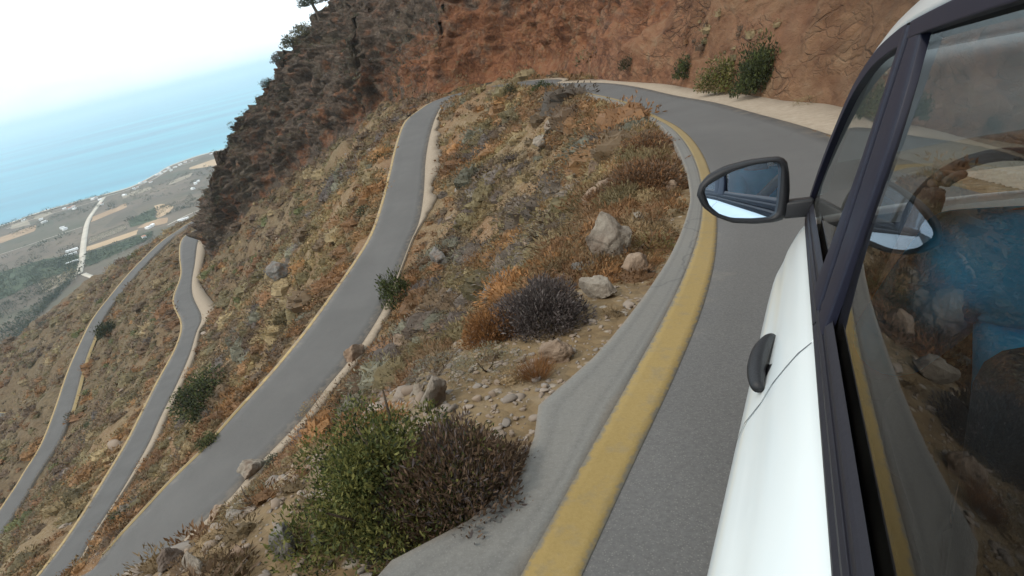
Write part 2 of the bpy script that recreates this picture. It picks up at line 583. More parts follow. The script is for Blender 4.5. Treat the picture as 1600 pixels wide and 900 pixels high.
class NT:
    def __init__(self, name):
        self.m = bpy.data.materials.new(name)
        self.m.use_nodes = True
        self.t = self.m.node_tree
        self.t.nodes.clear()
        self.out = self.n('ShaderNodeOutputMaterial')

    def n(self, typ, **kw):
        nd = self.t.nodes.new(typ)
        for k, v in kw.items():
            setattr(nd, k, v)
        return nd

    def l(self, a, b):
        self.t.links.new(a, b)

    def setin(self, nd, name, v):
        s = nd.inputs[name]
        if hasattr(v, 'is_linked') or isinstance(v, bpy.types.NodeSocket):
            self.l(v, s)
        else:
            s.default_value = v

    def pos(self):
        return self.n('ShaderNodeNewGeometry').outputs['Position']

    def noise(self, scale, vec, detail=4, rough=0.55, dist=0.0):
        nd = self.n('ShaderNodeTexNoise')
        nd.inputs['Scale'].default_value = scale
        nd.inputs['Detail'].default_value = detail
        nd.inputs['Roughness'].default_value = rough
        nd.inputs['Distortion'].default_value = dist
        self.l(vec, nd.inputs['Vector'])
        return nd.outputs['Fac']

    def voro(self, scale, vec, feature='F1', out='Distance'):
        nd = self.n('ShaderNodeTexVoronoi', feature=feature)
        nd.inputs['Scale'].default_value = scale
        self.l(vec, nd.inputs['Vector'])
        return nd.outputs[out]

    def ramp(self, fac, stops, interp='LINEAR'):
        r = self.n('ShaderNodeValToRGB')
        r.color_ramp.interpolation = interp
        els = r.color_ramp.elements
        while len(els) < len(stops):
            els.new(0.5)
        for e, (p, c) in zip(els, stops):
            e.position = p
            e.color = (c[0], c[1], c[2], 1) if not isinstance(c, (int, float)) else (c, c, c, 1)
        self.l(fac, r.inputs[0])
        return r.outputs[0]

    def mix(self, fac, a, b, blend='MIX'):
        nd = self.n('ShaderNodeMix', data_type='RGBA', blend_type=blend)
        nd.clamp_factor = True
        for i, v in ((0, fac), (6, a), (7, b)):
            s = nd.inputs[i]
            if isinstance(v, bpy.types.NodeSocket):
                self.l(v, s)
            elif isinstance(v, (int, float)):
                s.default_value = v if i == 0 else (v, v, v, 1)
            else:
                s.default_value = (*v, 1)
        return nd.outputs[2]

    def math(self, op, a, b=None):
        nd = self.n('ShaderNodeMath', operation=op)
        for i, v in ((0, a), (1, b)):
            if v is None:
                continue
            if isinstance(v, bpy.types.NodeSocket):
                self.l(v, nd.inputs[i])
            else:
                nd.inputs[i].default_value = v
        return nd.outputs[0]

    def bump(self, h, strength=0.5, dist=0.1, normal=None):
        nd = self.n('ShaderNodeBump')
        nd.inputs['Strength'].default_value = strength
        nd.inputs['Distance'].default_value = dist
        self.l(h, nd.inputs['Height'])
        if normal:
            self.l(normal, nd.inputs['Normal'])
        return nd.outputs[0]

    def attr(self, name, out='Fac'):
        nd = self.n('ShaderNodeAttribute', attribute_name=name)
        return nd.outputs[out]

    def principled(self, **kw):
        p = self.n('ShaderNodeBsdfPrincipled')
        for k, v in kw.items():
            k = k.replace('_', ' ')
            s = p.inputs[k]
            if isinstance(v, bpy.types.NodeSocket):
                self.l(v, s)
            elif isinstance(v, tuple) and len(v) == 3 and s.type == 'RGBA':
                s.default_value = (*v, 1)
            else:
                s.default_value = v
        self.l(p.outputs[0], self.out.inputs[0])
        return p


def simple(name, col, rough=0.5, metal=0.0, bump=0.0, bscale=40, coat=0.0, var=0.12, spec=0.5):
    m = NT(name)
    tc = m.n('ShaderNodeTexCoord').outputs['Object']
    nz = m.noise(bscale, tc, 5)
    c = m.mix(nz, tuple(x * (1 - var) for x in col), tuple(min(1, x * (1 + var)) for x in col))
    kw = dict(Base_Color=c, Roughness=rough, Metallic=metal, Coat_Weight=coat, Specular_IOR_Level=spec)
    if bump:
        kw['Normal'] = m.bump(nz, bump, 0.01)
    m.principled(**kw)
    return m.m


# soil of the slopes
m = NT('slope_soil')
P = m.pos()
n1 = m.noise(0.35, P, 6, 0.7)
n2 = m.noise(3.0, P, 5, 0.6)
n3 = m.noise(0.06, P, 3)
soil = m.ramp(n1, [(0.28, (0.085, 0.055, 0.034)), (0.45, (0.15, 0.10, 0.058)), (0.6, (0.20, 0.145, 0.085)), (0.75, (0.26, 0.21, 0.15))])
dry = m.ramp(n2, [(0.3, (0.10, 0.062, 0.03)), (0.5, (0.20, 0.14, 0.07)), (0.7, (0.27, 0.22, 0.15))])
c = m.mix(0.5, soil, dry)
red = m.ramp(n3, [(0.42, 0.0), (0.62, 1.0)])
c = m.mix(m.math('MULTIPLY', red, 0.35), c, (0.20, 0.085, 0.04))
peb = m.voro(9.0, P)
pebr = m.voro(9.0, P, 'F1', 'Color')
pm = m.ramp(peb, [(0.20, 1.0), (0.34, 0.0)])
sepn = m.n('ShaderNodeSeparateColor')
m.l(pebr, sepn.inputs[0])
psel = m.ramp(sepn.outputs[0], [(0.45, 0.0), (0.5, 1.0)])
pcol = m.ramp(sepn.outputs[1], [(0.0, (0.20, 0.16, 0.13)), (1.0, (0.42, 0.37, 0.31))])
c = m.mix(m.math('MULTIPLY', m.math('MULTIPLY', pm, psel), 0.8), c, pcol)
olive = m.attr('far')
ol = m.ramp(m.noise(0.9, P, 5, 0.7), [(0.35, (0.045, 0.036, 0.024)), (0.5, (0.10, 0.075, 0.045)), (0.68, (0.16, 0.125, 0.08))])
c = m.mix(m.math('MULTIPLY', olive, 0.75), c, ol)
hh = m.math('ADD', m.math('MULTIPLY', n2, 0.6), m.math('MULTIPLY', peb, -0.4))
m.principled(Base_Color=c, Roughness=0.95, Specular_IOR_Level=0.15, Normal=m.bump(hh, 0.7, 0.12))
M_SOIL = m.m

# rock and red earth of the wall
m = NT('cut_rock')
sp_ = m.n('ShaderNodeSeparateXYZ')
m.l(m.pos(), sp_.inputs[0])
cb_ = m.n('ShaderNodeCombineXYZ')
m.l(sp_.outputs[0], cb_.inputs[0])
m.l(sp_.outputs[2], cb_.inputs[2])
m.l(m.math('ADD', m.math('MULTIPLY', m.math('MINIMUM', sp_.outputs[1], 95.0), 0.36), m.math('MAXIMUM', m.math('SUBTRACT', sp_.outputs[1], 95.0), 0.0)), cb_.inputs[1])
P = cb_.outputs[0]
n1 = m.noise(0.22, P, 7, 0.62)
n2 = m.math('ADD', m.math('MULTIPLY', m.noise(1.4, P, 6, 0.65, 0.3), 0.6), m.math('MULTIPLY', m.noise(0.3, P, 5, 0.6), 0.4))
n3 = m.noise(0.09, P, 4)
grey = m.ramp(n2, [(0.25, (0.026, 0.019, 0.015)), (0.42, (0.068, 0.049, 0.037)), (0.55, (0.125, 0.092, 0.068)), (0.66, (0.19, 0.15, 0.115)), (0.80, (0.29, 0.245, 0.20))])
redc = m.ramp(n2, [(0.25, (0.060, 0.024, 0.014)), (0.40, (0.140, 0.055, 0.027)), (0.52, (0.225, 0.095, 0.045)), (0.63, (0.225, 0.135, 0.075)), (0.80, (0.33, 0.24, 0.165))])
tan = m.ramp(n2, [(0.25, (0.075, 0.034, 0.018)), (0.42, (0.17, 0.082, 0.041)), (0.55, (0.245, 0.135, 0.072)), (0.68, (0.28, 0.18, 0.105)), (0.80, (0.37, 0.27, 0.18))])
ra = m.attr('red')
ta = m.attr('tan')
rn = m.ramp(m.math('ADD', ra, m.math('MULTIPLY', m.math('SUBTRACT', n1, 0.5), 2.6)), [(0.25, 0.0), (0.75, 1.0)])
tn = m.ramp(m.math('ADD', ta, m.math('MULTIPLY', m.math('SUBTRACT', n1, 0.5), 2.2)), [(0.2, 0.0), (0.8, 1.0)])
c = m.mix(rn, grey, redc)
c = m.mix(tn, c, tan)
rust = m.ramp(n1, [(0.52, 0.0), (0.66, 1.0)])
c = m.mix(m.math('MULTIPLY', rust, 0.4), c, (0.23, 0.10, 0.055))
moss = m.ramp(n3, [(0.5, 0.0), (0.62, 1.0)])
c = m.mix(m.math('MULTIPLY', m.math('MULTIPLY', moss, m.math('SUBTRACT', 1.0, ra)), 0.35), c, (0.07, 0.065, 0.04))
cr_ = m.voro(0.9, m.mix(0.25, P, m.n('ShaderNodeTexNoise').outputs['Color']), 'DISTANCE_TO_EDGE')
hh = m.math('ADD', n2, m.math('MULTIPLY', m.ramp(cr_, [(0.0, 0.0), (0.12, 1.0)]), 0.25))
wz = m.n('ShaderNodeTexNoise')
wz.inputs['Scale'].default_value = 0.9
wz.inputs['Detail'].default_value = 4
m.l(P, wz.inputs['Vector'])
wv_ = m.n('ShaderNodeVectorMath', operation='ADD')
m.l(P, wv_.inputs[0])
m.l(wz.outputs['Color'], wv_.inputs[1])
ck1 = m.voro(0.75, wv_.outputs[0], 'DISTANCE_TO_EDGE')
ck2 = m.voro(2.3, wv_.outputs[0], 'DISTANCE_TO_EDGE')
blkc = m.voro(2.3, wv_.outputs[0], 'F1', 'Color')
sb_ = m.n('ShaderNodeSeparateColor')
m.l(blkc, sb_.inputs[0])
cut = m.math('MULTIPLY', m.ramp(ck1, [(0.0, 0.0), (0.035, 1.0)]), m.math('ADD', 0.35, m.math('MULTIPLY', m.ramp(ck2, [(0.0, 0.0), (0.05, 1.0)]), 0.65)))
sel_ = m.ramp(m.noise(0.25, P, 4), [(0.44, 0.0), (0.56, 1.0)])
c = m.mix(m.math('MULTIPLY', m.math('SUBTRACT', 1.0, cut), m.math('MULTIPLY', sel_, 0.32)), c, (0.040, 0.026, 0.018))
c = m.mix(m.math('MULTIPLY', sel_, 0.45), c, m.mix(sb_.outputs[0], 0.45, 1.5), 'MULTIPLY')
hh = m.math('ADD', hh, m.math('MULTIPLY', m.math('MULTIPLY', cut, sel_), 0.55))
hh = m.math('ADD', hh, m.math('MULTIPLY', m.math('MULTIPLY', sb_.outputs[1], sel_), 0.35))
hh = m.math('ADD', hh, m.math('MULTIPLY', m.noise(6.0, P, 6, 0.75), 0.5))
m.principled(Base_Color=c, Roughness=0.93, Specular_IOR_Level=0.2, Normal=m.bump(hh, 0.9, 0.55))
M_ROCK = m.m

# loose boulders


def rock_mat(name, a, b):
    m = NT(name)
    P = m.pos()
    n2 = m.noise(4.0, P, 7, 0.65, 0.4)
    nl = m.noise(1.1, P, 4)
    c = m.mix(m.ramp(n2, [(0.3, 0.0), (0.7, 1.0)]), a, b)
    c = m.mix(m.ramp(nl, [(0.5, 0.0), (0.7, 0.55)]), c, (0.20, 0.11, 0.065))
    m.principled(Base_Color=c, Roughness=0.92, Specular_IOR_Level=0.2, Normal=m.bump(m.noise(14.0, P, 6, 0.7), 0.6, 0.06))
    return m.m


M_BOULDER = rock_mat('pale_limestone', (0.15, 0.12, 0.095), (0.33, 0.29, 0.235))
M_BOULDER_TAN = rock_mat('tan_stone', (0.16, 0.11, 0.075), (0.31, 0.23, 0.165))
M_BOULDER_GREY = rock_mat('grey_stone', (0.09, 0.083, 0.075), (0.21, 0.195, 0.175))

# asphalt


def asphalt(name, dark, light, warm):
    m = NT(name)
    P = m.pos()
    big = m.noise(0.25, P, 4)
    fine = m.noise(60.0, P, 3, 0.7)
    mid = m.noise(2.2, P, 5, 0.6)
    c = m.mix(m.ramp(big, [(0.35, 0.0), (0.65, 1.0)]), dark, light)
    c = m.mix(m.math('MULTIPLY', m.ramp(mid, [(0.4, 0.0), (0.75, 1.0)]), 0.35), c, warm)
    ed = m.attr('edge')
    en = m.math('ADD', ed, m.math('MULTIPLY', m.math('SUBTRACT', mid, 0.5), 0.7))
    c = m.mix(m.math('MULTIPLY', m.ramp(en, [(0.80, 0.0), (1.05, 1.0)]), 0.75), c, (0.27, 0.22, 0.165))
    warp = m.n('ShaderNodeVectorMath', operation='ADD')
    m.l(P, warp.inputs[0])
    nzc = m.n('ShaderNodeTexNoise')
    nzc.inputs['Scale'].default_value = 0.8
    nzc.inputs['Detail'].default_value = 5
    m.l(P, nzc.inputs['Vector'])
    m.l(nzc.outputs['Color'], warp.inputs[1])
    crk = m.ramp(m.voro(0.42, warp.outputs[0], 'DISTANCE_TO_EDGE'), [(0.0, 1.0), (0.006, 0.0)])
    crk = m.math('MULTIPLY', crk, m.ramp(m.noise(0.3, P, 3), [(0.48, 0.0), (0.6, 0.7)]))
    c = m.mix(crk, c, (0.035, 0.034, 0.033))
    patch = m.ramp(m.noise(0.55, P, 2, 0.4), [(0.60, 0.0), (0.615, 0.22)])
    c = m.mix(patch, c, (0.065, 0.063, 0.062))
    stain = m.ramp(m.noise(1.1, P, 5, 0.75), [(0.58, 0.0), (0.75, 0.4)])
    c = m.mix(stain, c, (0.055, 0.052, 0.05))
    track_ = m.ramp(ed, [(0.30, 0.0), (0.48, 0.28), (0.68, 0.0)])
    c = m.mix(track_, c, (0.06, 0.058, 0.056))
    agg = m.voro(95.0, P)
    c = m.mix(0.38, c, m.mix(fine, (0.03, 0.03, 0.03), (0.27, 0.26, 0.245)))
    c = m.mix(m.ramp(agg, [(0.12, 0.30), (0.3, 0.0)]), c, (0.30, 0.28, 0.25))
    m.principled(Base_Color=c, Roughness=0.88, Specular_IOR_Level=0.3, Normal=m.bump(fine, 0.35, 0.006))
    return m.m


M_ASPH = asphalt('asphalt', (0.066, 0.062, 0.060), (0.094, 0.089, 0.086), (0.11, 0.100, 0.088))
M_SHOULDER = asphalt('worn_shoulder', (0.155, 0.148, 0.132), (0.20, 0.19, 0.168), (0.21, 0.185, 0.15))

m = NT('yellow_paint')
P = m.pos()
spy = m.n('ShaderNodeSeparateXYZ')
m.l(P, spy.inputs[0])
w1 = m.noise(9.0, P, 6, 0.7)
w2 = m.noise(0.8, P, 3)
c = m.mix(w2, (0.27, 0.180, 0.052), (0.33, 0.23, 0.085))
c = m.mix(m.ramp(w1, [(0.50, 0.0), (0.72, 0.6)]), c, (0.19, 0.16, 0.115))
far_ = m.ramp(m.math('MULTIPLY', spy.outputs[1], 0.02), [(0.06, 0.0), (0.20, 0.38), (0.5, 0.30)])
fine = m.noise(60.0, P, 3, 0.7)
ragged = m.math('ADD', m.attr('edge'), m.math('MULTIPLY', m.math('SUBTRACT', m.noise(16.0, P, 5, 0.7), 0.5), 0.9))
gone = m.ramp(ragged, [(0.80, 0.0), (1.0, 1.0)])
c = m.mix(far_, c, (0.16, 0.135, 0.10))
c = m.mix(gone, c, (0.15, 0.14, 0.122))
c = m.mix(0.22, c, m.mix(fine, (0.03, 0.025, 0.015), (0.42, 0.34, 0.20)))
m.principled(Base_Color=c, Roughness=0.85, Specular_IOR_Level=0.2, Normal=m.bump(fine, 0.4, 0.006))
M_YELLOW = m.m
m = NT('faded_edge_paint')
P = m.pos()
w1 = m.noise(2.2, P, 5, 0.7)
c = m.mix(m.ramp(w1, [(0.42, 0.0), (0.62, 1.0)]), (0.40, 0.29, 0.13), (0.26, 0.20, 0.14))
m.principled(Base_Color=c, Roughness=0.85, Specular_IOR_Level=0.2)
M_FADED = m.m
m = NT('pale_gravel')
P = m.pos()
g1 = m.noise(5.0, P, 6, 0.7)
pv = m.voro(22.0, P)
c = m.ramp(g1, [(0.3, (0.25, 0.195, 0.14)), (0.5, (0.30, 0.24, 0.178)), (0.7, (0.35, 0.29, 0.222))])
c = m.mix(m.ramp(pv, [(0.1, 0.35), (0.4, 0.0)]), c, (0.22, 0.18, 0.15))
m.principled(Base_Color=c, Roughness=0.95, Specular_IOR_Level=0.15, Normal=m.bump(pv, 0.5, 0.02))
M_GRAVEL = m.m


def leaf_mat(name, trans=0.25):
    m = NT(name)
    c = m.attr('col', 'Color')
    nz = m.noise(14.0, m.pos(), 3)
    c = m.mix(0.5, c, m.mix(nz, 0.25, 1.0), 'MULTIPLY')
    c = m.mix(0.28, c, c, 'ADD')
    p = m.principled(Base_Color=c, Roughness=0.7, Specular_IOR_Level=0.25)
    tr = m.n('ShaderNodeBsdfTranslucent')
    m.l(c, tr.inputs[0])
    mx = m.n('ShaderNodeMixShader')
    mx.inputs[0].default_value = trans
    m.l(p.outputs[0], mx.inputs[1])
    m.l(tr.outputs[0], mx.inputs[2])
    m.l(mx.outputs[0], m.out.inputs[0])
    return m.m


M_LEAF = leaf_mat('foliage', 0.28)
M_DRY = leaf_mat('dry_scrub_leaves', 0.15)
M_STEM = simple('woody_stem', (0.11, 0.08, 0.055), 0.9, var=0.3)

# ------------------------------------------------------------------ hillside mesh (polar grid, finest where the eye rests)
az = np.r_[np.arange(-180, -78, 3.0), np.arange(-78, 62, 0.21), np.arange(62, 180.1, 3.0)]
az = np.radians(az)
rr = [0.5]
while rr[-1] < 760:
    r = rr[-1]
    rr.append(r * (1.014 if r < 8 else 1.0085 if r < 420 else 1.03))
rr = np.array(rr)
AZ, RR = np.meshgrid(az, rr)
X = (RR * np.sin(AZ)).ravel()
Y = (RR * np.cos(AZ)).ravel()
XY = np.c_[X, Y]
zg, eg, iw = ground(XY, need_road=True)
na, nr = len(az), len(rr)
idx = np.arange(na * nr).reshape(nr, na)
Q = np.stack([idx[:-1, :-1], idx[:-1, 1:], idx[1:, 1:], idx[1:, :-1]], -1).reshape(-1, 4)
okv = (iw < 3.0) & (zg > -6)
Q = Q[okv[Q].any(1)]
used = np.zeros(na * nr, bool)
used[Q.ravel()] = True
remap = np.cumsum(used) - 1
dist = np.hypot(X, Y)
hs = mesh_np('hillside', np.c_[X, Y, zg][used], remap[Q], M_SOIL, smooth=True, attrs={'far': (sstep(110, 230, dist))[used]})
tag(hs, kind='structure')


def ribbon(name, A, B, mat, lift=0.0, skirt=0.5, n_across=6, edge_attr=True):
    """sheet between two edge lines, with skirts that close the gap to the ground"""
    n = len(A)
    t = np.linspace(0, 1, n_across + 1)
    rows = [np.c_[A[:, :2], A[:, 2] + lift - skirt]]
    ea = [np.ones(n)]
    for k in t:
        p = A * (1 - k) + B * k
        p = p.copy()
        p[:, 2] += lift
        rows.append(p)
        ea.append(np.full(n, abs(k * 2 - 1)))
    rows.append(np.c_[B[:, :2], B[:, 2] + lift - skirt])
    ea.append(np.ones(n))
    V = np.stack(rows, 1)
    k = V.shape[1]
    ii = np.arange(n * k).reshape(n, k)
    Q = np.stack([ii[:-1, :-1], ii[1:, :-1], ii[1:, 1:], ii[:-1, 1:]], -1).reshape(-1, 4)
    # consistent upward normals
    a = V[n // 2, 2] - V[n // 2, 1]
    b = V[n // 2 + 1, 1] - V[n // 2, 1]
    if np.cross(b, a)[2] < 0:
        Q = Q[:, ::-1]
    o = mesh_np(name, V.reshape(-1, 3), Q, mat, smooth=False, attrs={'edge': np.stack(ea, 1).ravel()})
    return tag(o, kind='structure')


ribbon('road', A_in, A_out, M_ASPH, 0, .7)
ribbon('road', R3a, R3b, M_ASPH, 0.1, 1.5)
ribbon('road', e4l, e4r, M_ASPH, 0.1, 2.0)
ribbon('road', e5l, e5r, M_ASPH, 0.1, 2.0)
ribbon('gravel_verge', A_out[:i_r2], V1[:i_r2], M_GRAVEL, -0.012, .7, 2)
ribbon('gravel_verge', A_in[i_r2 - 10:], V2[i_r2 - 10:], M_GRAVEL, -0.012, .7, 2)
ribbon('gravel_verge', R3a, V3, M_GRAVEL, 0.09, 1.5, 2)
# shoulder and yellow line of the upper leg, laid on the very stations of the road sheet
yl = smooth_poly(resample(catmull(np.array(y_l), 6), 400), 40)
yr = smooth_poly(resample(catmull(np.array(y_r), 6), 400), 40)


def cross_at(line, i):
    """fraction of the way from inner to outer edge at which a traced line crosses station i"""
    a, b = A_in[i], A_out[i]
    ab = b[:2] - a[:2]
    w = np.linalg.norm(ab)
    u = ab / w
    n_ = np.array([-u[1], u[0]])
    r = line[:, :2] - a[:2]
    k, t = r @ u / w, r @ n_
    sg = np.nonzero((t[:-1] * t[1:] <= 0) & (np.abs(k[:-1] - .3) < .6))[0]
    if len(sg) == 0:
        return np.nan
    j = sg[np.argmin(np.abs(t[sg]))]
    f = t[j] / (t[j] - t[j + 1] + 1e-12)
    return k[j] * (1 - f) + k[j + 1] * f


st_i = np.arange(0, i_r2 - 20)
kl = np.array([cross_at(yl, i) for i in st_i])
kr = np.array([cross_at(yr, i) for i in st_i])
okk_ = ~np.isnan(kl) & ~np.isnan(kr)
kl = np.interp(st_i, st_i[okk_], kl[okk_])
kr = np.interp(st_i, st_i[okk_], kr[okk_])
last = st_i[okk_].max()
kl, kr = kl[:last, None], kr[:last, None]
Ai, Ao = A_in[:last], A_out[:last]
up = np.array([0, 0, 1.0])
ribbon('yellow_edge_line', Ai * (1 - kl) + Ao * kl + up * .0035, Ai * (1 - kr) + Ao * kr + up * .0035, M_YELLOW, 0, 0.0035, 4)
ribbon('road_shoulder', Ai + up * .0018, Ai * (1 - kl) + Ao * kl + up * .0018, M_SHOULDER, 0, 0.002, 6)
# faded edge lines on the lower leg (valley side) and on the middle road
iA = i_r2 + 14


def edge_line(E, O, a, b, name, mat, lift):
    d = O[:, :2] - E[:, :2]
    d /= np.linalg.norm(d, axis=1)[:, None]
    w = O[:, 2:3] * 0
    P1 = np.c_[E[:, :2] + d * a, E[:, 2] + lift]
    P2 = np.c_[E[:, :2] + d * b, E[:, 2] + lift]
    return ribbon(name, P1, P2, mat, 0, 0.003, 4)


edge_line(A_out[iA:], A_in[iA:], 0.04, 0.32, 'faded_edge_line', M_FADED, 0.006)
nearcut = np.nonzero(A_out[:, 1] < 34)[0]
nearcut = nearcut[nearcut > iA]
edge_line(A_out[nearcut], A_in[nearcut], 0.10, 0.34, 'yellow_edge_line', M_YELLOW, 0.011)
edge_line(R3b, R3a, -0.35, 0.1, 'pale_edge_line', M_FADED, 0.12)
edge_line(e4r, e4l, -0.2, 0.35, 'pale_edge_line', M_FADED, 0.12)
k4 = slice(int(len(e4l) * .5), int(len(e4l) * .74))
edge_line(e4l[k4], e4r[k4], -1.3, 0.1, 'yellow_edge_line', M_YELLOW, 0.125)
edge_line(e5r, e5l, -0.2, 0.6, 'yellow_edge_line', M_YELLOW, 0.125)

# ------------------------------------------------------------------ rock wall and cliff


def rise(d, s):
    """height gained d metres into the mountain at arc position s along the foot"""
    steep = np.interp(s, RS_S, RS_V)
    hmax = np.interp(s, RS_S, RS_H)
    h = steep * d
    over = np.maximum(h - hmax, 0)
    return np.minimum(h, hmax) + over * np.interp(s, RS_S, RS_O)


def s_of(i):
    d = np.hypot(W[:, 0] - i[0], W[:, 1] - i[1])
    return SW[int(np.argmin(d))]


sA_ = s_of(W0[6])
sB_ = s_of(W0[12])
sC_ = s_of(W0[15])
sD_ = s_of(W0[18])
sE_ = s_of(W0[21])
sF_ = s_of(W0[23])
sG_ = s_of(W0[26])
RS_S = [0, sA_, sB_, sC_, sD_, sE_, sF_, sG_, SW[-1]]
RS_V = [2.0, 2.0, 1.7, 1.5, 1.9, 2.0, 2.2, 2.3, 1.5]
RS_H = [26, 26, 30, 34, 30, 22, 18, 17, 17]
RS_O = [.55, .55, .55, .55, .42, .20, .17, .17, .3]


def rock_disp(P, amp):
    """vector displacement: ledges, blocks and rubble"""
    P = np.c_[P[:, 0], np.minimum(P[:, 1], 95) * .36 + np.maximum(P[:, 1] - 95, 0), P[:, 2]]      # bedding runs along the road cut
    Pw = P + 1.2 * np.c_[vn(P / 3, 51), vn(P / 3, 52), vn(P / 3, 53)]
    big = 1.7 * fbm(Pw / 10.0, 41, 3)
    rid = 1.9 * (0.45 - np.abs(fbm(Pw / np.array([6.5, 6.5, 4.5]), 61, 3))) * 1.0
    d1, d2, idn = worley(Pw / 3.4, 61)
    blk = 0.8 * np.clip((d2 - d1) * 2.2, 0, .6) + 1.15 * (idn - .5) * np.clip((d2 - d1) * 7, 0, 1)
    small = 0.75 * (0.5 - np.abs(fbm(P / 2.2, 71, 2))) + 0.30 * fbm(P / 1.1, 81, 1)
    return amp[:, None] * np.c_[big, rid, blk, small]


# stations along the foot: spacing grows with the distance from the eye
st = [0.0]
while st[-1] < SW[-1]:
    p = np.array([np.interp(st[-1], SW, W[:, k]) for k in range(2)])
    st.append(st[-1] + (np.clip(0.0038 * np.hypot(*p), 0.10, .8) if st[-1] > 40 else .5))
st = np.array(st[:-1])
Wp = np.stack([np.interp(st, SW, W[:, k]) for k in range(3)], 1)
Nn = np.stack([np.interp(st, SW, NW[:, k]) for k in range(2)], 1)
Nn /= np.linalg.norm(Nn, axis=1)[:, None]
tt = [0.0]
while tt[-1] < 95:
    tt.append(tt[-1] + (0.055 + 0.0055 * tt[-1] if tt[-1] < 60 else 1.6))
tt = np.array(tt)
Dg = np.broadcast_to(tt[None, :], (len(st), len(tt)))
Sg = np.broadcast_to(st[:, None], Dg.shape)
PX = Wp[:, None, 0] + Nn[:, None, 0] * Dg
PY = Wp[:, None, 1] + Nn[:, None, 1] * Dg
flat = np.c_[PX.ravel(), PY.ravel()]
dn, sd, vv = near_poly(flat, np.c_[W, SW][::3])
dn = np.where(sd < 0, dn, 0)
zs = vv[:, 2] + rise(dn, vv[:, 3]) - 0.25
Pc = np.c_[flat, zs]
# slope normal from the profile
stp = np.interp(vv[:, 3], RS_S, RS_V)
nx = np.repeat(Nn, len(tt), axis=0)
nrm = np.c_[-nx * stp[:, None], np.ones(len(nx))]
nrm /= np.linalg.norm(nrm, axis=1)[:, None]
red_along = np.interp(vv[:, 3], [0, sA_, sA_ + 12, sB_, sC_ - 12, sC_ + 6, sD_ - 10, sD_ + 20, sF_], [.6, .65, .8, .95, .85, .68, .46, .30, .25])
cliffy = np.interp(vv[:, 3], [0, sA_, sB_, sC_, sD_, sE_], [.9, 1.0, 1.0, 1.0, 1.45, 1.9])
amp = cliffy * sstep(0.0, 4.0, dn) * np.clip(np.hypot(flat[:, 0], flat[:, 1]) / 60, .35, 1.25)
D3 = rock_disp(Pc, amp)
gull = fbm(np.c_[vv[:, 3] / 5.0, dn * 0.05, dn * 0], 91, 3)       # vertical runnels washed into the earth
disp = D3.sum(1)
Pc = Pc + nrm * disp[:, None]
hgt = Pc[:, 2] - vv[:, 2]
red_h = np.clip(red_along - 0.035 * np.maximum(hgt - 7, 0), 0, 1)
tan_a = np.interp(vv[:, 3], [0, sA_, sA_ + 20, sA_ + 55], [.85, .75, .5, .05])
ns, nt_ = Dg.shape
ii = np.arange(ns * nt_).reshape(ns, nt_)
Q = np.stack([ii[:-1, :-1], ii[1:, :-1], ii[1:, 1:], ii[:-1, 1:]], -1).reshape(-1, 4)
good = (Dg.ravel() - dn) < 0.35 + np.where(vv[:, 3] < sD_, .16, .06) * Dg.ravel()
Q = Q[good[Q].all(1)]
TOPZ = Z0 + 120
Q = Q[(Pc[Q][:, :, 2] < TOPZ).all(1)]
is_cl = (vv[:, 3] > sC_ + 6)[Q].any(1)
for nm, sel in (('red_earth_wall', ~is_cl), ('cliff', is_cl)):
    q = Q[sel]
    us = np.zeros(len(Pc), bool)
    us[q.ravel()] = True
    rm = np.cumsum(us) - 1
    o = mesh_np(nm, Pc[us], rm[q], M_ROCK, smooth=True, attrs={'red': red_h[us], 'tan': tan_a[us]})
    tag(o, kind='structure')
CLIFF_PTS = Pc
CLIFF_D = dn
CLIFF_USED = np.zeros(len(Pc), bool)
CLIFF_USED[Q.ravel()] = True
CLIFF_S = vv[:, 3]

# ------------------------------------------------------------------ plain, sea, beach
PZ = 3.0


def on_plain(px, py):
    return at(px, py, Z0 - PZ)


m = NT('sea_water')
P = m.pos()
b1 = m.noise(0.00035, m.n('ShaderNodeMapping').outputs[0], 4)
mp = m.t.nodes[-2] if m.t.nodes[-2].bl_idname == 'ShaderNodeMapping' else [n for n in m.t.nodes if n.bl_idname == 'ShaderNodeMapping'][0]
m.l(P, mp.inputs[0])
mp.inputs['Rotation'].default_value = (0, 0, math.radians(25))
mp.inputs['Scale'].default_value = (1.0, 3.5, 1.0)
sepp = m.n('ShaderNodeSeparateXYZ')
m.l(P, sepp.inputs[0])
c = m.ramp(b1, [(0.38, (0.010, 0.17, 0.27)), (0.5, (0.020, 0.26, 0.37)), (0.64, (0.045, 0.36, 0.45))])
wv = m.noise(0.05, P, 4)
m.principled(Base_Color=c, Roughness=0.35, Specular_IOR_Level=0.4, Normal=m.bump(wv, 0.2, 1.0))
M_SEA = m.m
S_ = 45000.0
o = mesh_np('sea', [(-S_, -S_, 0), (S_, -S_, 0), (S_, S_, 0), (-S_, S_, 0)], [(0, 1, 2, 3)], M_SEA)
tag(o, kind='structure')

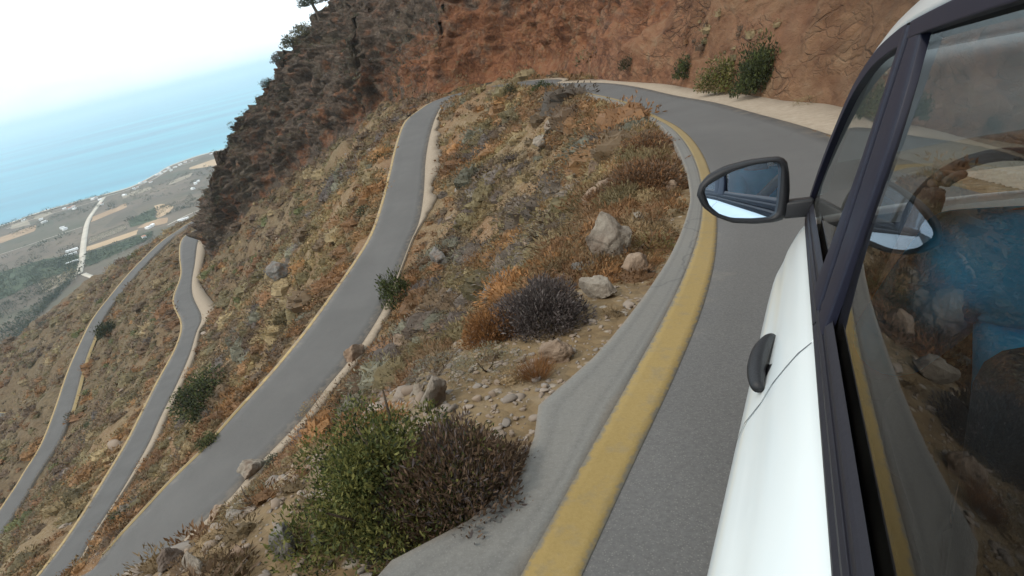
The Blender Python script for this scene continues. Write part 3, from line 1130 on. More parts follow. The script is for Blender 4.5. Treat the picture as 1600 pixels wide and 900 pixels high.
shore = [on_plain(*p) for p in [(-500, 500), (-250, 430), (-120, 390), (0, 353), (53, 334), (106, 318), (170, 301), (212, 288), (244, 272), (267, 258), (310, 243), (356, 230), (430, 205), (520, 180), (640, 150)]]
shore = catmull(np.array(shore), 10)
sh2 = shore[:, :2] * (1 + 0.006 * fbm(shore * 0.01, 5, 3)[:, None])
rows = []
for k, z in ((1.018, -1.5), (1.008, 0.3), (1.0, PZ - .6), (0.99, PZ), (0.8, PZ), (0.6, PZ), (0.4, PZ), (0.22, PZ), (0.1, PZ)):
    rows.append(np.c_[sh2 * k, np.full(len(sh2), z)])
V = np.stack(rows, 1)
ii = np.arange(V.shape[0] * V.shape[1]).reshape(V.shape[:2])
Q = np.stack([ii[:-1, 1:], ii[1:, 1:], ii[1:, :-1], ii[:-1, :-1]], -1)
m = NT('plain_ground')
P = m.pos()
n1 = m.noise(0.004, P, 6, 0.6)
n2 = m.noise(0.03, P, 6, 0.65)
cell = m.voro(0.0065, P, 'F1', 'Color')
sc_ = m.n('ShaderNodeSeparateColor')
m.l(cell, sc_.inputs[0])
fld = m.ramp(sc_.outputs[0], [(0.0, (0.115, 0.095, 0.075)), (0.3, (0.145, 0.115, 0.09)), (0.55, (0.10, 0.10, 0.07)), (0.8, (0.17, 0.135, 0.10)), (1.0, (0.08, 0.085, 0.06))], 'CONSTANT')
c = m.mix(0.55, fld, m.ramp(n1, [(0.35, (0.09, 0.085, 0.06)), (0.5, (0.135, 0.11, 0.085)), (0.66, (0.19, 0.15, 0.115))]))
c = m.mix(m.ramp(n2, [(0.55, 0.0), (0.68, 0.6)]), c, (0.05, 0.055, 0.035))
m.principled(Base_Color=c, Roughness=0.95, Specular_IOR_Level=0.1)
M_PLAIN = m.m
m = NT('beach_sand')
m.principled(Base_Color=m.mix(m.noise(0.05, m.pos(), 4), (0.42, 0.36, 0.28), (0.55, 0.49, 0.40)), Roughness=0.95)
M_BEACH = m.m
tag(mesh_np('coastal_plain', V.reshape(-1, 3), Q[:, 3:].reshape(-1, 4), M_PLAIN), kind='structure')
tag(mesh_np('beach', V.reshape(-1, 3), Q[:, :3].reshape(-1, 4), M_BEACH), kind='structure')


def field_mat(name, a, b, stripes=None, ang=0):
    m = NT(name)
    P = m.pos()
    c = m.mix(m.ramp(m.noise(0.02, P, 5, 0.6), [(0.35, 0.0), (0.65, 1.0)]), a, b)
    m.principled(Base_Color=c, Roughness=0.95, Specular_IOR_Level=0.1)
    return m.m


M_FTAN = field_mat('ploughed_tan', (0.30, 0.20, 0.125), (0.38, 0.265, 0.17))
M_FBRI = field_mat('dry_bright_soil', (0.40, 0.28, 0.17), (0.48, 0.35, 0.23))
M_FGRN = field_mat('green_field', (0.055, 0.075, 0.045), (0.085, 0.10, 0.06))
M_FPAL = field_mat('pale_field', (0.25, 0.21, 0.155), (0.31, 0.26, 0.20))
M_TRACK = field_mat('dirt_track', (0.46, 0.41, 0.34), (0.55, 0.50, 0.42))


def field(pix, mat, lift=0.25, name='field'):
    pts = [on_plain(*p) for p in pix]
    # subdivide the outline and roughen it a little
    P_ = np.array(pts + [pts[0]])
    P_ = resample(P_, 24 * 1 + 1)[:-1]
    P_[:, :2] += 4.0 * np.c_[vn(P_ / 40, 3), vn(P_ / 40, 4)]
    P_[:, 2] = PZ + lift
    me = bpy.data.meshes.new(name)
    me.from_pydata([tuple(p) for p in P_], [], [tuple(range(len(P_)))])
    me.materials.append(mat)
    o = bpy.data.objects.new(name, me)
    COL.objects.link(o)
    return tag(o, kind='structure')


FIELDS = [([(145, 339), (198, 317), (199, 324), (143, 347)], M_FTAN), ([(135, 386), (213, 360), (214, 366), (136, 393)], M_FBRI),
          ([(0, 371), (58, 351), (54, 361), (0, 381)], M_FTAN), ([(-60, 393), (0, 371), (0, 381), (-60, 402)], M_FTAN),
          ([(240, 322), (256, 318), (272, 323), (262, 334), (247, 341)], M_FBRI), ([(212, 358), (235, 344), (262, 340), (262, 349), (228, 356)], M_FTAN),
          ([(17, 352), (44, 343), (48, 351), (18, 358)], M_FPAL), ([(50, 340), (75, 331), (85, 333), (60, 343)], M_FPAL),
          ([(297, 262), (345, 245), (343, 258), (296, 265)], M_FBRI), ([(268, 283), (300, 270), (297, 277), (262, 290)], M_FPAL),
          ([(-120, 470), (0, 426), (70, 405), (128, 396), (126, 420), (60, 440), (0, 470), (-120, 520)], M_FGRN),
          ([(140, 372), (196, 351), (199, 358), (138, 382)], M_FPAL), ([(200, 345), (240, 325), (245, 343), (205, 356)], M_FGRN),
          ([(132, 398), (190, 378), (240, 360), (235, 372), (175, 400), (134, 418)], M_FGRN), ([(60, 440), (122, 420), (118, 436), (70, 458)], M_FPAL),
          ([(190, 305), (235, 292), (236, 297), (192, 311)], M_FPAL)]
for k, (px_, mt_) in enumerate(FIELDS):
    field(px_, mt_, 0.25 + 0.03 * k)


def track(pix, w, lift, name):
    c = catmull(np.array([on_plain(*p) for p in pix]), 8)
    t = np.gradient(c[:, :2], axis=0)
    t /= np.linalg.norm(t, axis=1)[:, None]
    n = np.c_[-t[:, 1], t[:, 0]] * np.asarray(w) / 2
    A = np.c_[c[:, :2] + n, np.full(len(c), PZ + lift)]
    B = np.c_[c[:, :2] - n, np.full(len(c), PZ + lift)]
    return ribbon(name, A, B, M_TRACK, 0, 0.2, 1)


track([(163, 308), (150, 326), (138, 345), (132, 372), (129, 400), (124, 428)], 14, 0.95, 'dirt_track')
track([(131, 428), (150, 440), (118, 470)], 10, 0.9, 'dirt_track')
track([(0, 398), (28, 389), (60, 378), (95, 366), (128, 355)], 4, 0.85, 'field_track')
track([(262, 352), (290, 338), (313, 328)], 6, 0.85, 'field_track')
track([(163, 308), (200, 297), (240, 280), (268, 264), (310, 250)], 6, 0.85, 'shore_track')
track([(160, 312), (110, 326), (60, 340), (10, 358)], 5, 0.85, 'shore_track')

# houses and sheds
M_WHITEWALL = simple('white_render', (0.78, 0.77, 0.74), 0.8, var=0.04, bscale=.2)
M_ROOFTILE = simple('terracotta_roof', (0.42, 0.20, 0.13), 0.85, var=0.1, bscale=.3)
M_ROOFWHITE = simple('white_sheeting', (0.80, 0.80, 0.80), 0.5, var=0.04, bscale=.2)


def house(px, py, L, Wd, H, ang, label, cat, group, pitched=True, roofm=None, name='house'):
    p = on_plain(px, py)
    root = empty(name, (p[0], p[1], PZ), label, cat, group)
    root.rotation_euler = (0, 0, ang)
    l, w = L / 2, Wd / 2
    V = [(-l, -w, -.5), (l, -w, -.5), (l, w, -.5), (-l, w, -.5), (-l, -w, H), (l, -w, H), (l, w, H), (-l, w, H)]
    Fs = [(0, 1, 5, 4), (1, 2, 6, 5), (2, 3, 7, 6), (3, 0, 4, 7), (4, 5, 6, 7)]
    mesh_py('wall', V, Fs, M_WHITEWALL, root)
    if pitched:
        r = 0.35 * w
        e = 0.4
        V = [(-l - e, -w - e, H + .02), (l + e, -w - e, H + .02), (l + e, w + e, H + .02), (-l - e, w + e, H + .02), (-l - e, 0, H + r), (l + e, 0, H + r)]
        Fs = [(0, 1, 5, 4), (2, 3, 4, 5), (1, 2, 5), (3, 0, 4), (3, 2, 1, 0)]
    else:
        V = [(-l - .2, -w - .2, H + .02), (l + .2, -w - .2, H + .02), (l + .2, w + .2, H + .02), (-l - .2, w + .2, H + .02)]
        V += [(x, y, z + .5) for x, y, z in V]
        Fs = [(0, 1, 5, 4), (1, 2, 6, 5), (2, 3, 7, 6), (3, 0, 4, 7), (4, 5, 6, 7)]
    mesh_py('roof', V, Fs, roofm or M_ROOFWHITE, root)
    return root


R_ = random.Random(5)
coast = [(146, 312), (151, 310), (157, 313), (160, 320), (115, 323), (110, 326), (117, 327), (101, 327), (210, 296), (214, 294), (220, 287), (226, 285), (246, 274), (252, 272), (258, 268), (264, 264), (268, 267), (274, 262), (282, 258), (290, 254), (300, 252), (330, 241), (38, 345), (65, 344), (70, 348)]
for (x, y) in coast:
    house(x, y, R_.uniform(9, 17), R_.uniform(7, 10), R_.uniform(4, 6), R_.uniform(0, 3.1), 'tiny white house of the coastal strip close behind the beach', 'house', 'white houses along the shore', R_.random() < .4, R_.choice([M_ROOFTILE, M_ROOFWHITE, M_ROOFWHITE]))
inl = [(98, 357), (102, 359), (306, 288), (310, 284), (302, 296), (232, 357), (238, 354), (226, 372), (195, 306), (236, 285)]
for (x, y) in inl:
    house(x, y, R_.uniform(8, 15), R_.uniform(7, 10), R_.uniform(4, 6), R_.uniform(0, 3.1), 'small white farm house standing among the inland fields of the plain', 'house', 'white houses among the fields', R_.random() < .4, R_.choice([M_ROOFTILE, M_ROOFWHITE]))
for (x, y, L_, lab) in [(113, 392, 26, 'white flat farm shed left of the straight dirt track, farthest from the hillside of three'), (110, 399, 30, 'white flat farm shed left of the straight dirt track, middle and largest of three'), (114, 411, 24, 'white flat farm shed left of the straight dirt track, nearest the hillside of three'), (287, 344, 26, 'single white farm shed on the plain just past the crest beside the cliff')]:
    house(x, y, L_, 9, 4, 0.35, lab, 'shed', None, False, M_ROOFWHITE, 'farm_shed')

# ------------------------------------------------------------------ vegetation


def rotz(a):
    return np.stack([np.stack([np.cos(a), -np.sin(a), 0 * a], -1), np.stack([np.sin(a), np.cos(a), 0 * a], -1), np.stack([0 * a, 0 * a, 0 * a + 1], -1)], -2)


def unit(v):
    return v / (np.linalg.norm(v, axis=-1, keepdims=True) + 1e-9)


def tuft(n, kind, seed):
    """n leaves of a unit plant (radius 1): (n,4,3) corners and a shade per leaf"""
    g = np.random.default_rng(seed)
    if kind == 'cushion':                     # low springy dome of dry twigs and tiny leaves
        d = unit(g.normal(size=(n, 3)))
        d[:, 2] = np.abs(d[:, 2])
        lump = 1 + 0.22 * vn(d * 2.3 + seed, 5) + .12 * vn(d * 5 + seed, 6)
        r = (0.45 + 0.55 * g.random(n) ** .45) * lump
        p = d * r[:, None] * np.array([1, 1, .72])
        ax = unit(d + 0.55 * g.normal(size=(n, 3)) + np.array([0, 0, .35]))
        L = g.uniform(.16, .34, n) * math.sqrt(60 / max(n, 20)) ** .75
        Wd = L * g.uniform(.16, .42, n) * (1.6 if n < 70 else 1.0)
    elif kind == 'grass':                     # tussock of thin blades
        d = unit(g.normal(size=(n, 3)) * np.array([1, 1, .0]) + 1e-6)
        p = d * (g.random(n) ** .7 * .55)[:, None]
        ax = unit(d * g.uniform(.1, 1.0, (n, 1)) + np.array([0, 0, 1.0]))
        L = g.uniform(.5, 1.15, n)
        Wd = L * .06 * math.sqrt(60 / max(n, 20))
    elif kind == 'twig':                      # open, see-through brush of fine twigs
        d = unit(g.normal(size=(n, 3)))
        d[:, 2] = np.abs(d[:, 2])
        lump = 1 + 0.20 * vn(d * 2.3 + seed, 5) + .12 * vn(d * 6 + seed, 6)
        r = (0.25 + 0.75 * g.random(n) ** .6) * lump
        p = d * r[:, None] * np.array([1, 1, .8])
        ax = unit(d + 0.5 * g.normal(size=(n, 3)) + np.array([0, 0, .3]))
        L = g.uniform(.07, .18, n) * math.sqrt(3000 / max(n, 200)) ** .5
        Wd = L * g.uniform(.14, .32, n)
    else:                                     # leafy bush built of clumps
        nc = 60
        cd = unit(g.normal(size=(nc, 3)))
        cd[:, 2] = np.abs(cd[:, 2]) * 1.1 - .12
        cc = cd * g.uniform(.40, .80, (nc, 1)) * np.array([1, 1, .9])
        cr2 = g.uniform(.16, .30, nc)
        k = g.integers(0, nc, n)
        d = unit(g.normal(size=(n, 3)))
        p = cc[k] + d * (cr2[k] * g.random(n) ** .35)[:, None]
        p[:, 2] = np.maximum(p[:, 2], .02)
        ax = unit(d * .7 + .6 * g.normal(size=(n, 3)) + np.array([0, 0, .3]))
        L = g.uniform(.06, .12, n) * (4000 / max(n, 60)) ** .38
        Wd = L * g.uniform(.28, .5, n)
    sd = unit(np.cross(ax, g.normal(size=(n, 3))))
    a = p
    b = p + ax * (L * .5)[:, None] + sd * (Wd * .5)[:, None]
    c = p + ax * L[:, None]
    e = p + ax * (L * .5)[:, None] - sd * (Wd * .5)[:, None]
    shade = g.uniform(.78, 1.22, n)
    return np.stack([a, b, c, e], 1), shade


def mound(rings, segs, seed):
    """closed lumpy dome, the body of a dense cushion plant: (n,4,3) corners and a shade per face"""
    gg = np.random.default_rng(seed)
    th = np.linspace(0, PI / 2, rings + 1)
    P = np.array([[[math.sin(t) * math.cos(a), math.sin(t) * math.sin(a), math.cos(t)] for a in np.linspace(0, 2 * PI, segs, endpoint=False)] for t in th])
    f = P.reshape(-1, 3)
    f = f * (1 + .25 * vn(f * 1.7 + seed * 3.1, 5) + .16 * gg.normal(size=len(f)) * (f[:, 2] < .98))[:, None] * np.array([1, 1, .72])
    P = f.reshape(P.shape)
    P[-1, :, 2] -= .25
    q = [[P[i, j], P[i + 1, j], P[i + 1, (j + 1) % segs], P[i, (j + 1) % segs]] for i in range(rings) for j in range(segs)]
    return np.array(q), gg.uniform(.75, 1.25, len(q))


def merge(items):
    """items: (corner array (n,4,3), colours (n,3)) -> one leaf mesh"""
    V = np.concatenate([i[0].reshape(-1, 3) for i in items])
    C_ = np.concatenate([np.repeat(i[1], 4, axis=0) for i in items])
    Q = np.arange(len(V)).reshape(-1, 4)
    return V, Q, C_


PAL = {'straw': (0.27, 0.20, 0.105), 'olive': (0.155, 0.125, 0.062), 'orange': (0.235, 0.112, 0.040), 'brown': (0.125, 0.080, 0.050), 'grey': (0.135, 0.115, 0.105),
       'green': (0.080, 0.094, 0.030), 'dark': (0.042, 0.050, 0.024), 'sage': (0.15, 0.15, 0.11), 'lime': (0.150, 0.145, 0.042), 'purple': (0.088, 0.070, 0.066), 'rust': (0.20, 0.10, 0.045)}


def slope_frame(x, y, h=.4):
    z = ground(np.array([[x, y], [x + h, y], [x, y + h]]), noise=False)
    n = unit(np.array([-(z[1] - z[0]) / h, -(z[2] - z[0]) / h, 1.0]))
    return n


# verge strips are kept clear of scrub
VERGE = [np.c_[(A_out + V1)[:i_r2:3, :2] / 2, wv1[:i_r2:3] / 2], np.c_[(A_in + V2)[i_r2::3, :2] / 2, wv2[i_r2::3] / 2], np.c_[(R3a + V3)[::3, :2] / 2, wv3[::3] / 2]]


def clear_of_verge(XY, pad):
    ok = np.ones(len(XY), bool)
    for Pv in VERGE:
        lo, hi = Pv[:, :2].min(0) - 6, Pv[:, :2].max(0) + 6
        ix = np.nonzero(((XY > lo) & (XY < hi)).all(1))[0]
        if len(ix) == 0:
            continue
        d, s, v = near_poly(XY[ix], Pv)
        ok[ix] &= d > v[:, 2] + pad[ix] * .4
    return ok


# ---- ground cover: dry scrub, too many tufts to count
NCAND = 160000
g = np.random.default_rng(23)
ta = np.radians(g.uniform(-77, 60, NCAND))
lt = np.where(g.random(NCAND) < .20, g.random(NCAND), g.random(NCAND) ** .34)
tr_ = 1.9 * (480 / 1.9) ** lt
XYs = np.c_[np.sin(ta) * tr_, np.cos(ta) * tr_]
zs_, es_, iw_ = ground(XYs, need_road=True)
dC, sC, _ = near_poly(XYs, CR[::3])
size = np.interp(tr_, [0, 4, 8, 20, 60, 150, 330, 480], [.06, .10, .17, .34, .58, .80, 1.0, 1.3]) * np.exp(np.clip(g.normal(0, .40, NCAND), -1, .55))
bigs = g.random(NCAND) < .075
size *= np.where(bigs, np.where(tr_ < 12, 1.5, 2.4), 1.0)
cover = 0.5 + 0.5 * fbm(np.c_[XYs / 5.0, np.zeros(NCAND)], 101, 3)
ok = (es_ > size * .6 + .05) & (iw_ < 0.8) & (cover > g.uniform(.05, .72, NCAND)) & ((sC < 0) | (dC < 14))
ok &= clear_of_verge(XYs, size)
ok &= ~((tr_ < 9) & (g.random(NCAND) < .45))
blk_ = hit(350, 880)[0]
ok &= ~((np.hypot(XYs[:, 0] - blk_[0], XYs[:, 1] - blk_[1]) < 3.6) & (g.random(NCAND) < .88))
# the stony apron beside the nearest bend stays nearly bare
ap = hit(745, 640)[0]
ok &= ~((np.hypot(XYs[:, 0] - ap[0], XYs[:, 1] - ap[1]) < .9) & (g.random(NCAND) < .85))
keep_ = np.nonzero(ok)[0]
tone = fbm(np.c_[XYs / 14.0, np.zeros(NCAND)], 131, 3)[keep_]
tone2 = fbm(np.c_[XYs / 5.0, np.zeros(NCAND)], 151, 2)[keep_]
LIB = {}
LODS = ((7, 330), (16, 170), (32, 80), (75, 60), (140, 28), (1e9, 15))
for kind in ('cushion', 'grass', 'twig'):
    for _, n in LODS + ((0, 24),):
        for s in range(6):
            LIB[kind, n, s] = tuft(n, kind, s * 7 + n)
            if kind != 'grass' and n != 24:       # a dense body inside, finer sprigs outside
                rg, sg = {330: (5, 10), 170: (4, 9), 80: (4, 8), 60: (4, 8), 28: (3, 6), 15: (2, 6)}[n]
                q_, s_ = mound(rg, sg, s + n)
                k_ = .60 if n > 70 else .66 if n > 50 else .70
                LIB[kind, n, s] = (np.concatenate([LIB[kind, n, s][0], q_ * k_]), np.r_[LIB[kind, n, s][1], s_ * .9])
for s in range(6):                        # finer versions for the big round cushions that stand out one by one
    for n in (170, 80, 60, 28, 15, 330):
        a_, b_ = tuft(n * 5, 'cushion' if n < 100 else 'twig', 900 + s)
        q_, s_ = mound(6, 12, s + 40)
        LIB['big', n, s] = (np.concatenate([a_, q_ * .72]), np.r_[b_, s_ * .85])
NK = len(keep_)
r_ = tr_[keep_]
lod = np.digitize(r_, [l[0] for l in LODS[:-1]])
U = g.random(NK)
U2 = g.random(NK)
CN = ['straw', 'olive', 'orange', 'brown', 'grey', 'rust', 'sage', 'purple', 'green']
ch = np.where(tone > .15, np.array([0, 1, 0, 3, 1])[(U * 5).astype(int)], np.where(tone > -.35, np.array([1, 1, 3, 0, 5])[(U * 5).astype(int)], np.array([3, 4, 1, 7, 6])[(U * 5).astype(int)]))
ch = np.where((tone2 > .40) & (U2 < .5), np.where(U < .35, 2, 5), ch)
ch = np.where((es_[keep_] < 4) & (r_ > 20) & (U2 < .40), np.where(U < .35, 2, 5), ch)
ch = np.where((r_ > 150) & (U2 > .45), np.array([3, 3, 8, 3, 1])[(U * 5).astype(int)], ch)
col = np.array([PAL[c] for c in CN])[ch]
w1_ = sstep(-.5, .5, fbm(np.c_[XYs / 9.0, np.zeros(NCAND)], 211, 3)[keep_])[:, None]
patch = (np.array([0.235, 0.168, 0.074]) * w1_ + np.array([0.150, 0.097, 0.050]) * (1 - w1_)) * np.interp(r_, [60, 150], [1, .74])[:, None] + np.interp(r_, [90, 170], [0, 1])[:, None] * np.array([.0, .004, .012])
ind_ = np.where(bigs[keep_], .78, np.where(np.isin(ch, [2, 5]), .62, .30))[:, None]
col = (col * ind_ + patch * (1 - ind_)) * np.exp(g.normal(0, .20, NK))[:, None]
kd = np.where((ch == 0) & (g.random(NK) < .5) & (r_ > 9), 1, np.where((lod <= 2), 2, 0))
var_ = g.integers(0, 6, NK)
kd = np.where(bigs[keep_] & (r_ > 6), 3, kd)
aa = g.uniform(0, 2 * PI, NK)
S3 = (size[keep_] * np.where(kd == 1, .9, 1.0))[:, None] * g.uniform([.8, .8, .7], [1.3, 1.3, 1.15], (NK, 3))
ORG = np.c_[XYs[keep_], zs_[keep_] - .10 * size[keep_]]
items_near, items_far = [], []
for li, (_, n) in enumerate(LODS):
    for ki, kind in enumerate(('cushion', 'grass', 'twig', 'big')):
        for vi in range(6):
            m_ = np.nonzero((lod == li) & (kd == ki) & (var_ == vi))[0]
            if len(m_) == 0:
                continue
            Lf, sh = LIB[kind, n, vi]
            Vv = Lf.reshape(1, -1, 3) * S3[m_][:, None, :]
            ca, sa = np.cos(aa[m_])[:, None], np.sin(aa[m_])[:, None]
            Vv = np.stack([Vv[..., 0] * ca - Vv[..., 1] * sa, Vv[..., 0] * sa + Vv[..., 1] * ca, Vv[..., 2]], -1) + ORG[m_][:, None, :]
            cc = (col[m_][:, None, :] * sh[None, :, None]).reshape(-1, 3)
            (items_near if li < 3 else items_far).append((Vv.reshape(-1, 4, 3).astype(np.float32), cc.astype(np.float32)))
for nm, it in (('dry_scrub', items_near), ('dry_scrub', items_far)):
    V, Q, C_ = merge(it)
    print('SCRUB', len(Q))
    tag(mesh_np(nm, V, Q, M_DRY, colors=C_), kind='stuff')

# ---- scrub clinging to the cliff and the red wall
gi = np.nonzero((CLIFF_D > 0.8) & (CLIFF_PTS[:, 2] < Z0 + 75))[0]
dist_c = np.linalg.norm(CLIFF_PTS - np.array([0, 0, Z0]), axis=1)
on_cliff = CLIFF_S > sC_ + 6
pick = g.random(len(gi)) < np.where(on_cliff[gi], .045, np.where(CLIFF_D[gi] > 9, .006, np.where(CLIFF_D[gi] > 1.5, .004, .012)))
pick &= fbm(CLIFF_PTS[gi] / 9.0, 171, 2) > np.where(on_cliff[gi], -.25, .0)
items = []
for i in gi[pick]:
    s_ = dist_c[i] * (.0042 if on_cliff[i] else .007) * math.exp(g.normal(0, .35))
    s_ = min(s_, 1.5)
    cn = ('dark', 'olive', 'grey', 'dark', 'brown', 'sage')[int(g.integers(0, 6))] if on_cliff[i] else ('olive', 'straw', 'brown', 'rust', 'straw', 'brown')[int(g.integers(0, 6))]
    Lf, sh = LIB['cushion', 24 if dist_c[i] > 60 else 60, int(g.integers(0, 6))]
    Vv = Lf * s_ + CLIFF_PTS[i]
    items.append((Vv.astype(np.float32), (np.array(PAL[cn])[None] * sh[:, None] * .85).astype(np.float32)))
V, Q, C_ = merge(items)
tag(mesh_np('cliff_scrub', V, Q, M_DRY, colors=C_), kind='stuff')

# ---- loose stones


def stone_lib(k):
    ico = bmesh.new()
    bmesh.ops.create_icosphere(ico, subdivisions=2, radius=1)
    v = np.array([q.co[:] for q in ico.verts])
    ico.verts.index_update()
    f = np.array([[q.index for q in t.verts] for t in ico.faces])
    ico.free()
    gg = np.random.default_rng(k)
    for _ in range(14):
        n_ = unit(gg.normal(size=3))
        v = v - np.maximum(v @ n_ - gg.uniform(.35, .8), 0)[:, None] * n_
    return v * (1 + .04 * gg.normal(size=(len(v), 1))), f


STONES = [stone_lib(k) for k in range(10)]
NS = 14000
ta = np.radians(g.uniform(-77, 60, NS))
ts = 1.5 * (170 / 1.5) ** (g.random(NS) ** 1.05)
XYt = np.c_[np.sin(ta) * ts, np.cos(ta) * ts]
zt, et, it_ = ground(XYt, need_road=True)
# a second batch spilled over the apron and the near bank
na_ = 4200
ex = ap[:2] + g.normal(size=(na_, 2)) * np.array([1.1, 1.2])
bl = hit(330, 860)[0]
ex[:2000] = bl[:2] + g.normal(size=(2000, 2)) * np.array([2.2, 1.6])
ze, ee, ie = ground(ex, need_road=True)
XYt, zt, et, it_ = np.vstack([XYt, ex]), np.r_[zt, ze], np.r_[et, ee], np.r_[it_, ie]
ts = np.r_[ts, np.hypot(ex[:, 0], ex[:, 1])]
ss = np.r_[np.interp(ts[:NS], [1.5, 6, 20, 60, 170], [.010, .02, .055, .13, .35]) * np.exp(g.normal(0, .55, NS)), .013 * np.exp(g.normal(0, .65, na_))]
okk = (et > np.where(ss < .03, -.10 * g.random(len(ss)) ** 2, .03 + ss)) & (it_ < 1.5) & clear_of_verge(XYt, ss)
okk &= (np.r_[g.random(NS), np.zeros(na_)] < np.interp(fbm(np.c_[XYt / 6.0, XYt[:, 0] * 0], 181, 2), [-.3, .4], [.15, .9]))
vs, fs, cs = [], [], []
nb = 0
for i in np.nonzero(okk)[0]:
    ICV, ICF = STONES[int(g.integers(0, 10))]
    v = ICV * np.array([g.uniform(.8, 1.5), g.uniform(.7, 1.2), g.uniform(.45, .9)])
    a = g.uniform(0, 6.28)
    v = np.c_[v[:, 0] * math.cos(a) - v[:, 1] * math.sin(a), v[:, 0] * math.sin(a) + v[:, 1] * math.cos(a), v[:, 2]]
    vs.append(v * ss[i] + np.array([XYt[i, 0], XYt[i, 1], zt[i] + .1 * ss[i]]))
    fs.append(ICF + nb)
    nb += len(ICV)
    k = g.random()
    cc_ = np.array([.30, .25, .205]) if k < .35 else np.array([.24, .18, .13]) if k < .75 else np.array([.20, .19, .175])
    cs.append(np.repeat((cc_ * g.uniform(.7, 1.2))[None], len(ICV), 0))
m = NT('loose_stone')
m.principled(Base_Color=m.mix(m.noise(12, m.pos(), 5), m.attr('col', 'Color'), (0.23, 0.18, 0.14)), Roughness=.93, Specular_IOR_Level=.2)
tag(mesh_np('loose_stones', np.vstack(vs), np.vstack(fs), m.m, colors=np.vstack(cs), nper=3), kind='stuff')


# ---- shrubs and rocks one can point at
def stem_mesh(root, R, H, n, seed, mat=None):
    gg = np.random.default_rng(seed)
    V, Fs = [], []
    for k in range(n):
        a = gg.uniform(0, 2 * PI)
        p = np.array([0, 0, -.05 * H])
        d = unit(np.array([math.cos(a) * gg.uniform(.3, 1.1), math.sin(a) * gg.uniform(.3, 1.1), 1.0]))
        L = gg.uniform(.7, 1.0) * math.hypot(R, H) * .72
        rad = .022 * R + .004
        b0 = len(V)
        for j in range(6):
            for q in range(5):
                an = q * 2 * PI / 5
                V.append(p + rad * (1 - j / 7) * np.array([math.cos(an), math.sin(an), 0]))
            d = unit(d + .22 * gg.normal(size=3))
            p = p + d * L / 5
        Fs += [(b0 + j * 5 + q, b0 + j * 5 + (q + 1) % 5, b0 + (j + 1) * 5 + (q + 1) % 5, b0 + (j + 1) * 5 + q) for j in range(5) for q in range(5)]
    return mesh_py('stem', V, Fs, mat or M_STEM, root, True)


def wall_hit(px, py):
    """first rock face on the sight line"""
    d = ray(px, py)
    d = d / np.linalg.norm(d)
    r = CLIFF_PTS - np.array([0, 0, Z0])
    t = r @ d
    q = np.linalg.norm(r - t[:, None] * d, axis=1) / np.maximum(t, 1)
    k = np.nonzero((t > 5) & (q < .006))[0]
    if len(k) == 0:
        return hit(px, py)
    j = k[np.argmin(t[k])]
    return CLIFF_PTS[j], t[j] * (d @ o_)


def shrub(px, py, wpx, hr, kind, cols, n, label, group=None, cat='shrub', name='shrub', stems=5, spot=None, size=None, lift=0.0, sink=.0):
    """(px, py) is where the middle of the foot stands in the photograph; wpx its width there"""
    if spot is None:
        h_ = wall_hit(px, py) if 'wall' in label else hit(px, py)
        if h_ is None:
            return None
        p, dep = h_
        W_ = wpx * dep / F_PX
    else:
        p, W_ = np.array(spot, float), size
    R = W_ / 2 * (1.30 if kind == 'bush' else 1.12)
    root = empty(name, tuple(p + np.array([0, 0, lift - sink * R])), label, cat, group)
    seed = int(px * 7 + py * 3) % 9973
    Lf, sh = tuft(n, kind, seed)
    gg = np.random.default_rng(seed)
    root.rotation_euler = (0, 0, gg.uniform(0, 6.28))
    V = (Lf * np.array([R, R, R * hr])).reshape(-1, 3)
    cols = [np.array(PAL[c]) for c in cols]
    cp_ = Lf.mean(1)
    pick = 0.5 + 0.5 * fbm(cp_ * 2.2 + seed, 7, 2) + .25 * gg.normal(size=len(cp_))
    ci = np.clip((pick * len(cols)).astype(int), 0, len(cols) - 1)
    cc = np.array(cols)[ci] * sh[:, None]
    o = mesh_np('foliage', V, np.arange(len(V)).reshape(-1, 4), M_LEAF if kind == 'bush' else M_DRY, root, colors=np.repeat(cc, 4, 0))
    if stems:
        stem_mesh(root, R, R * hr, stems, seed)
    return root


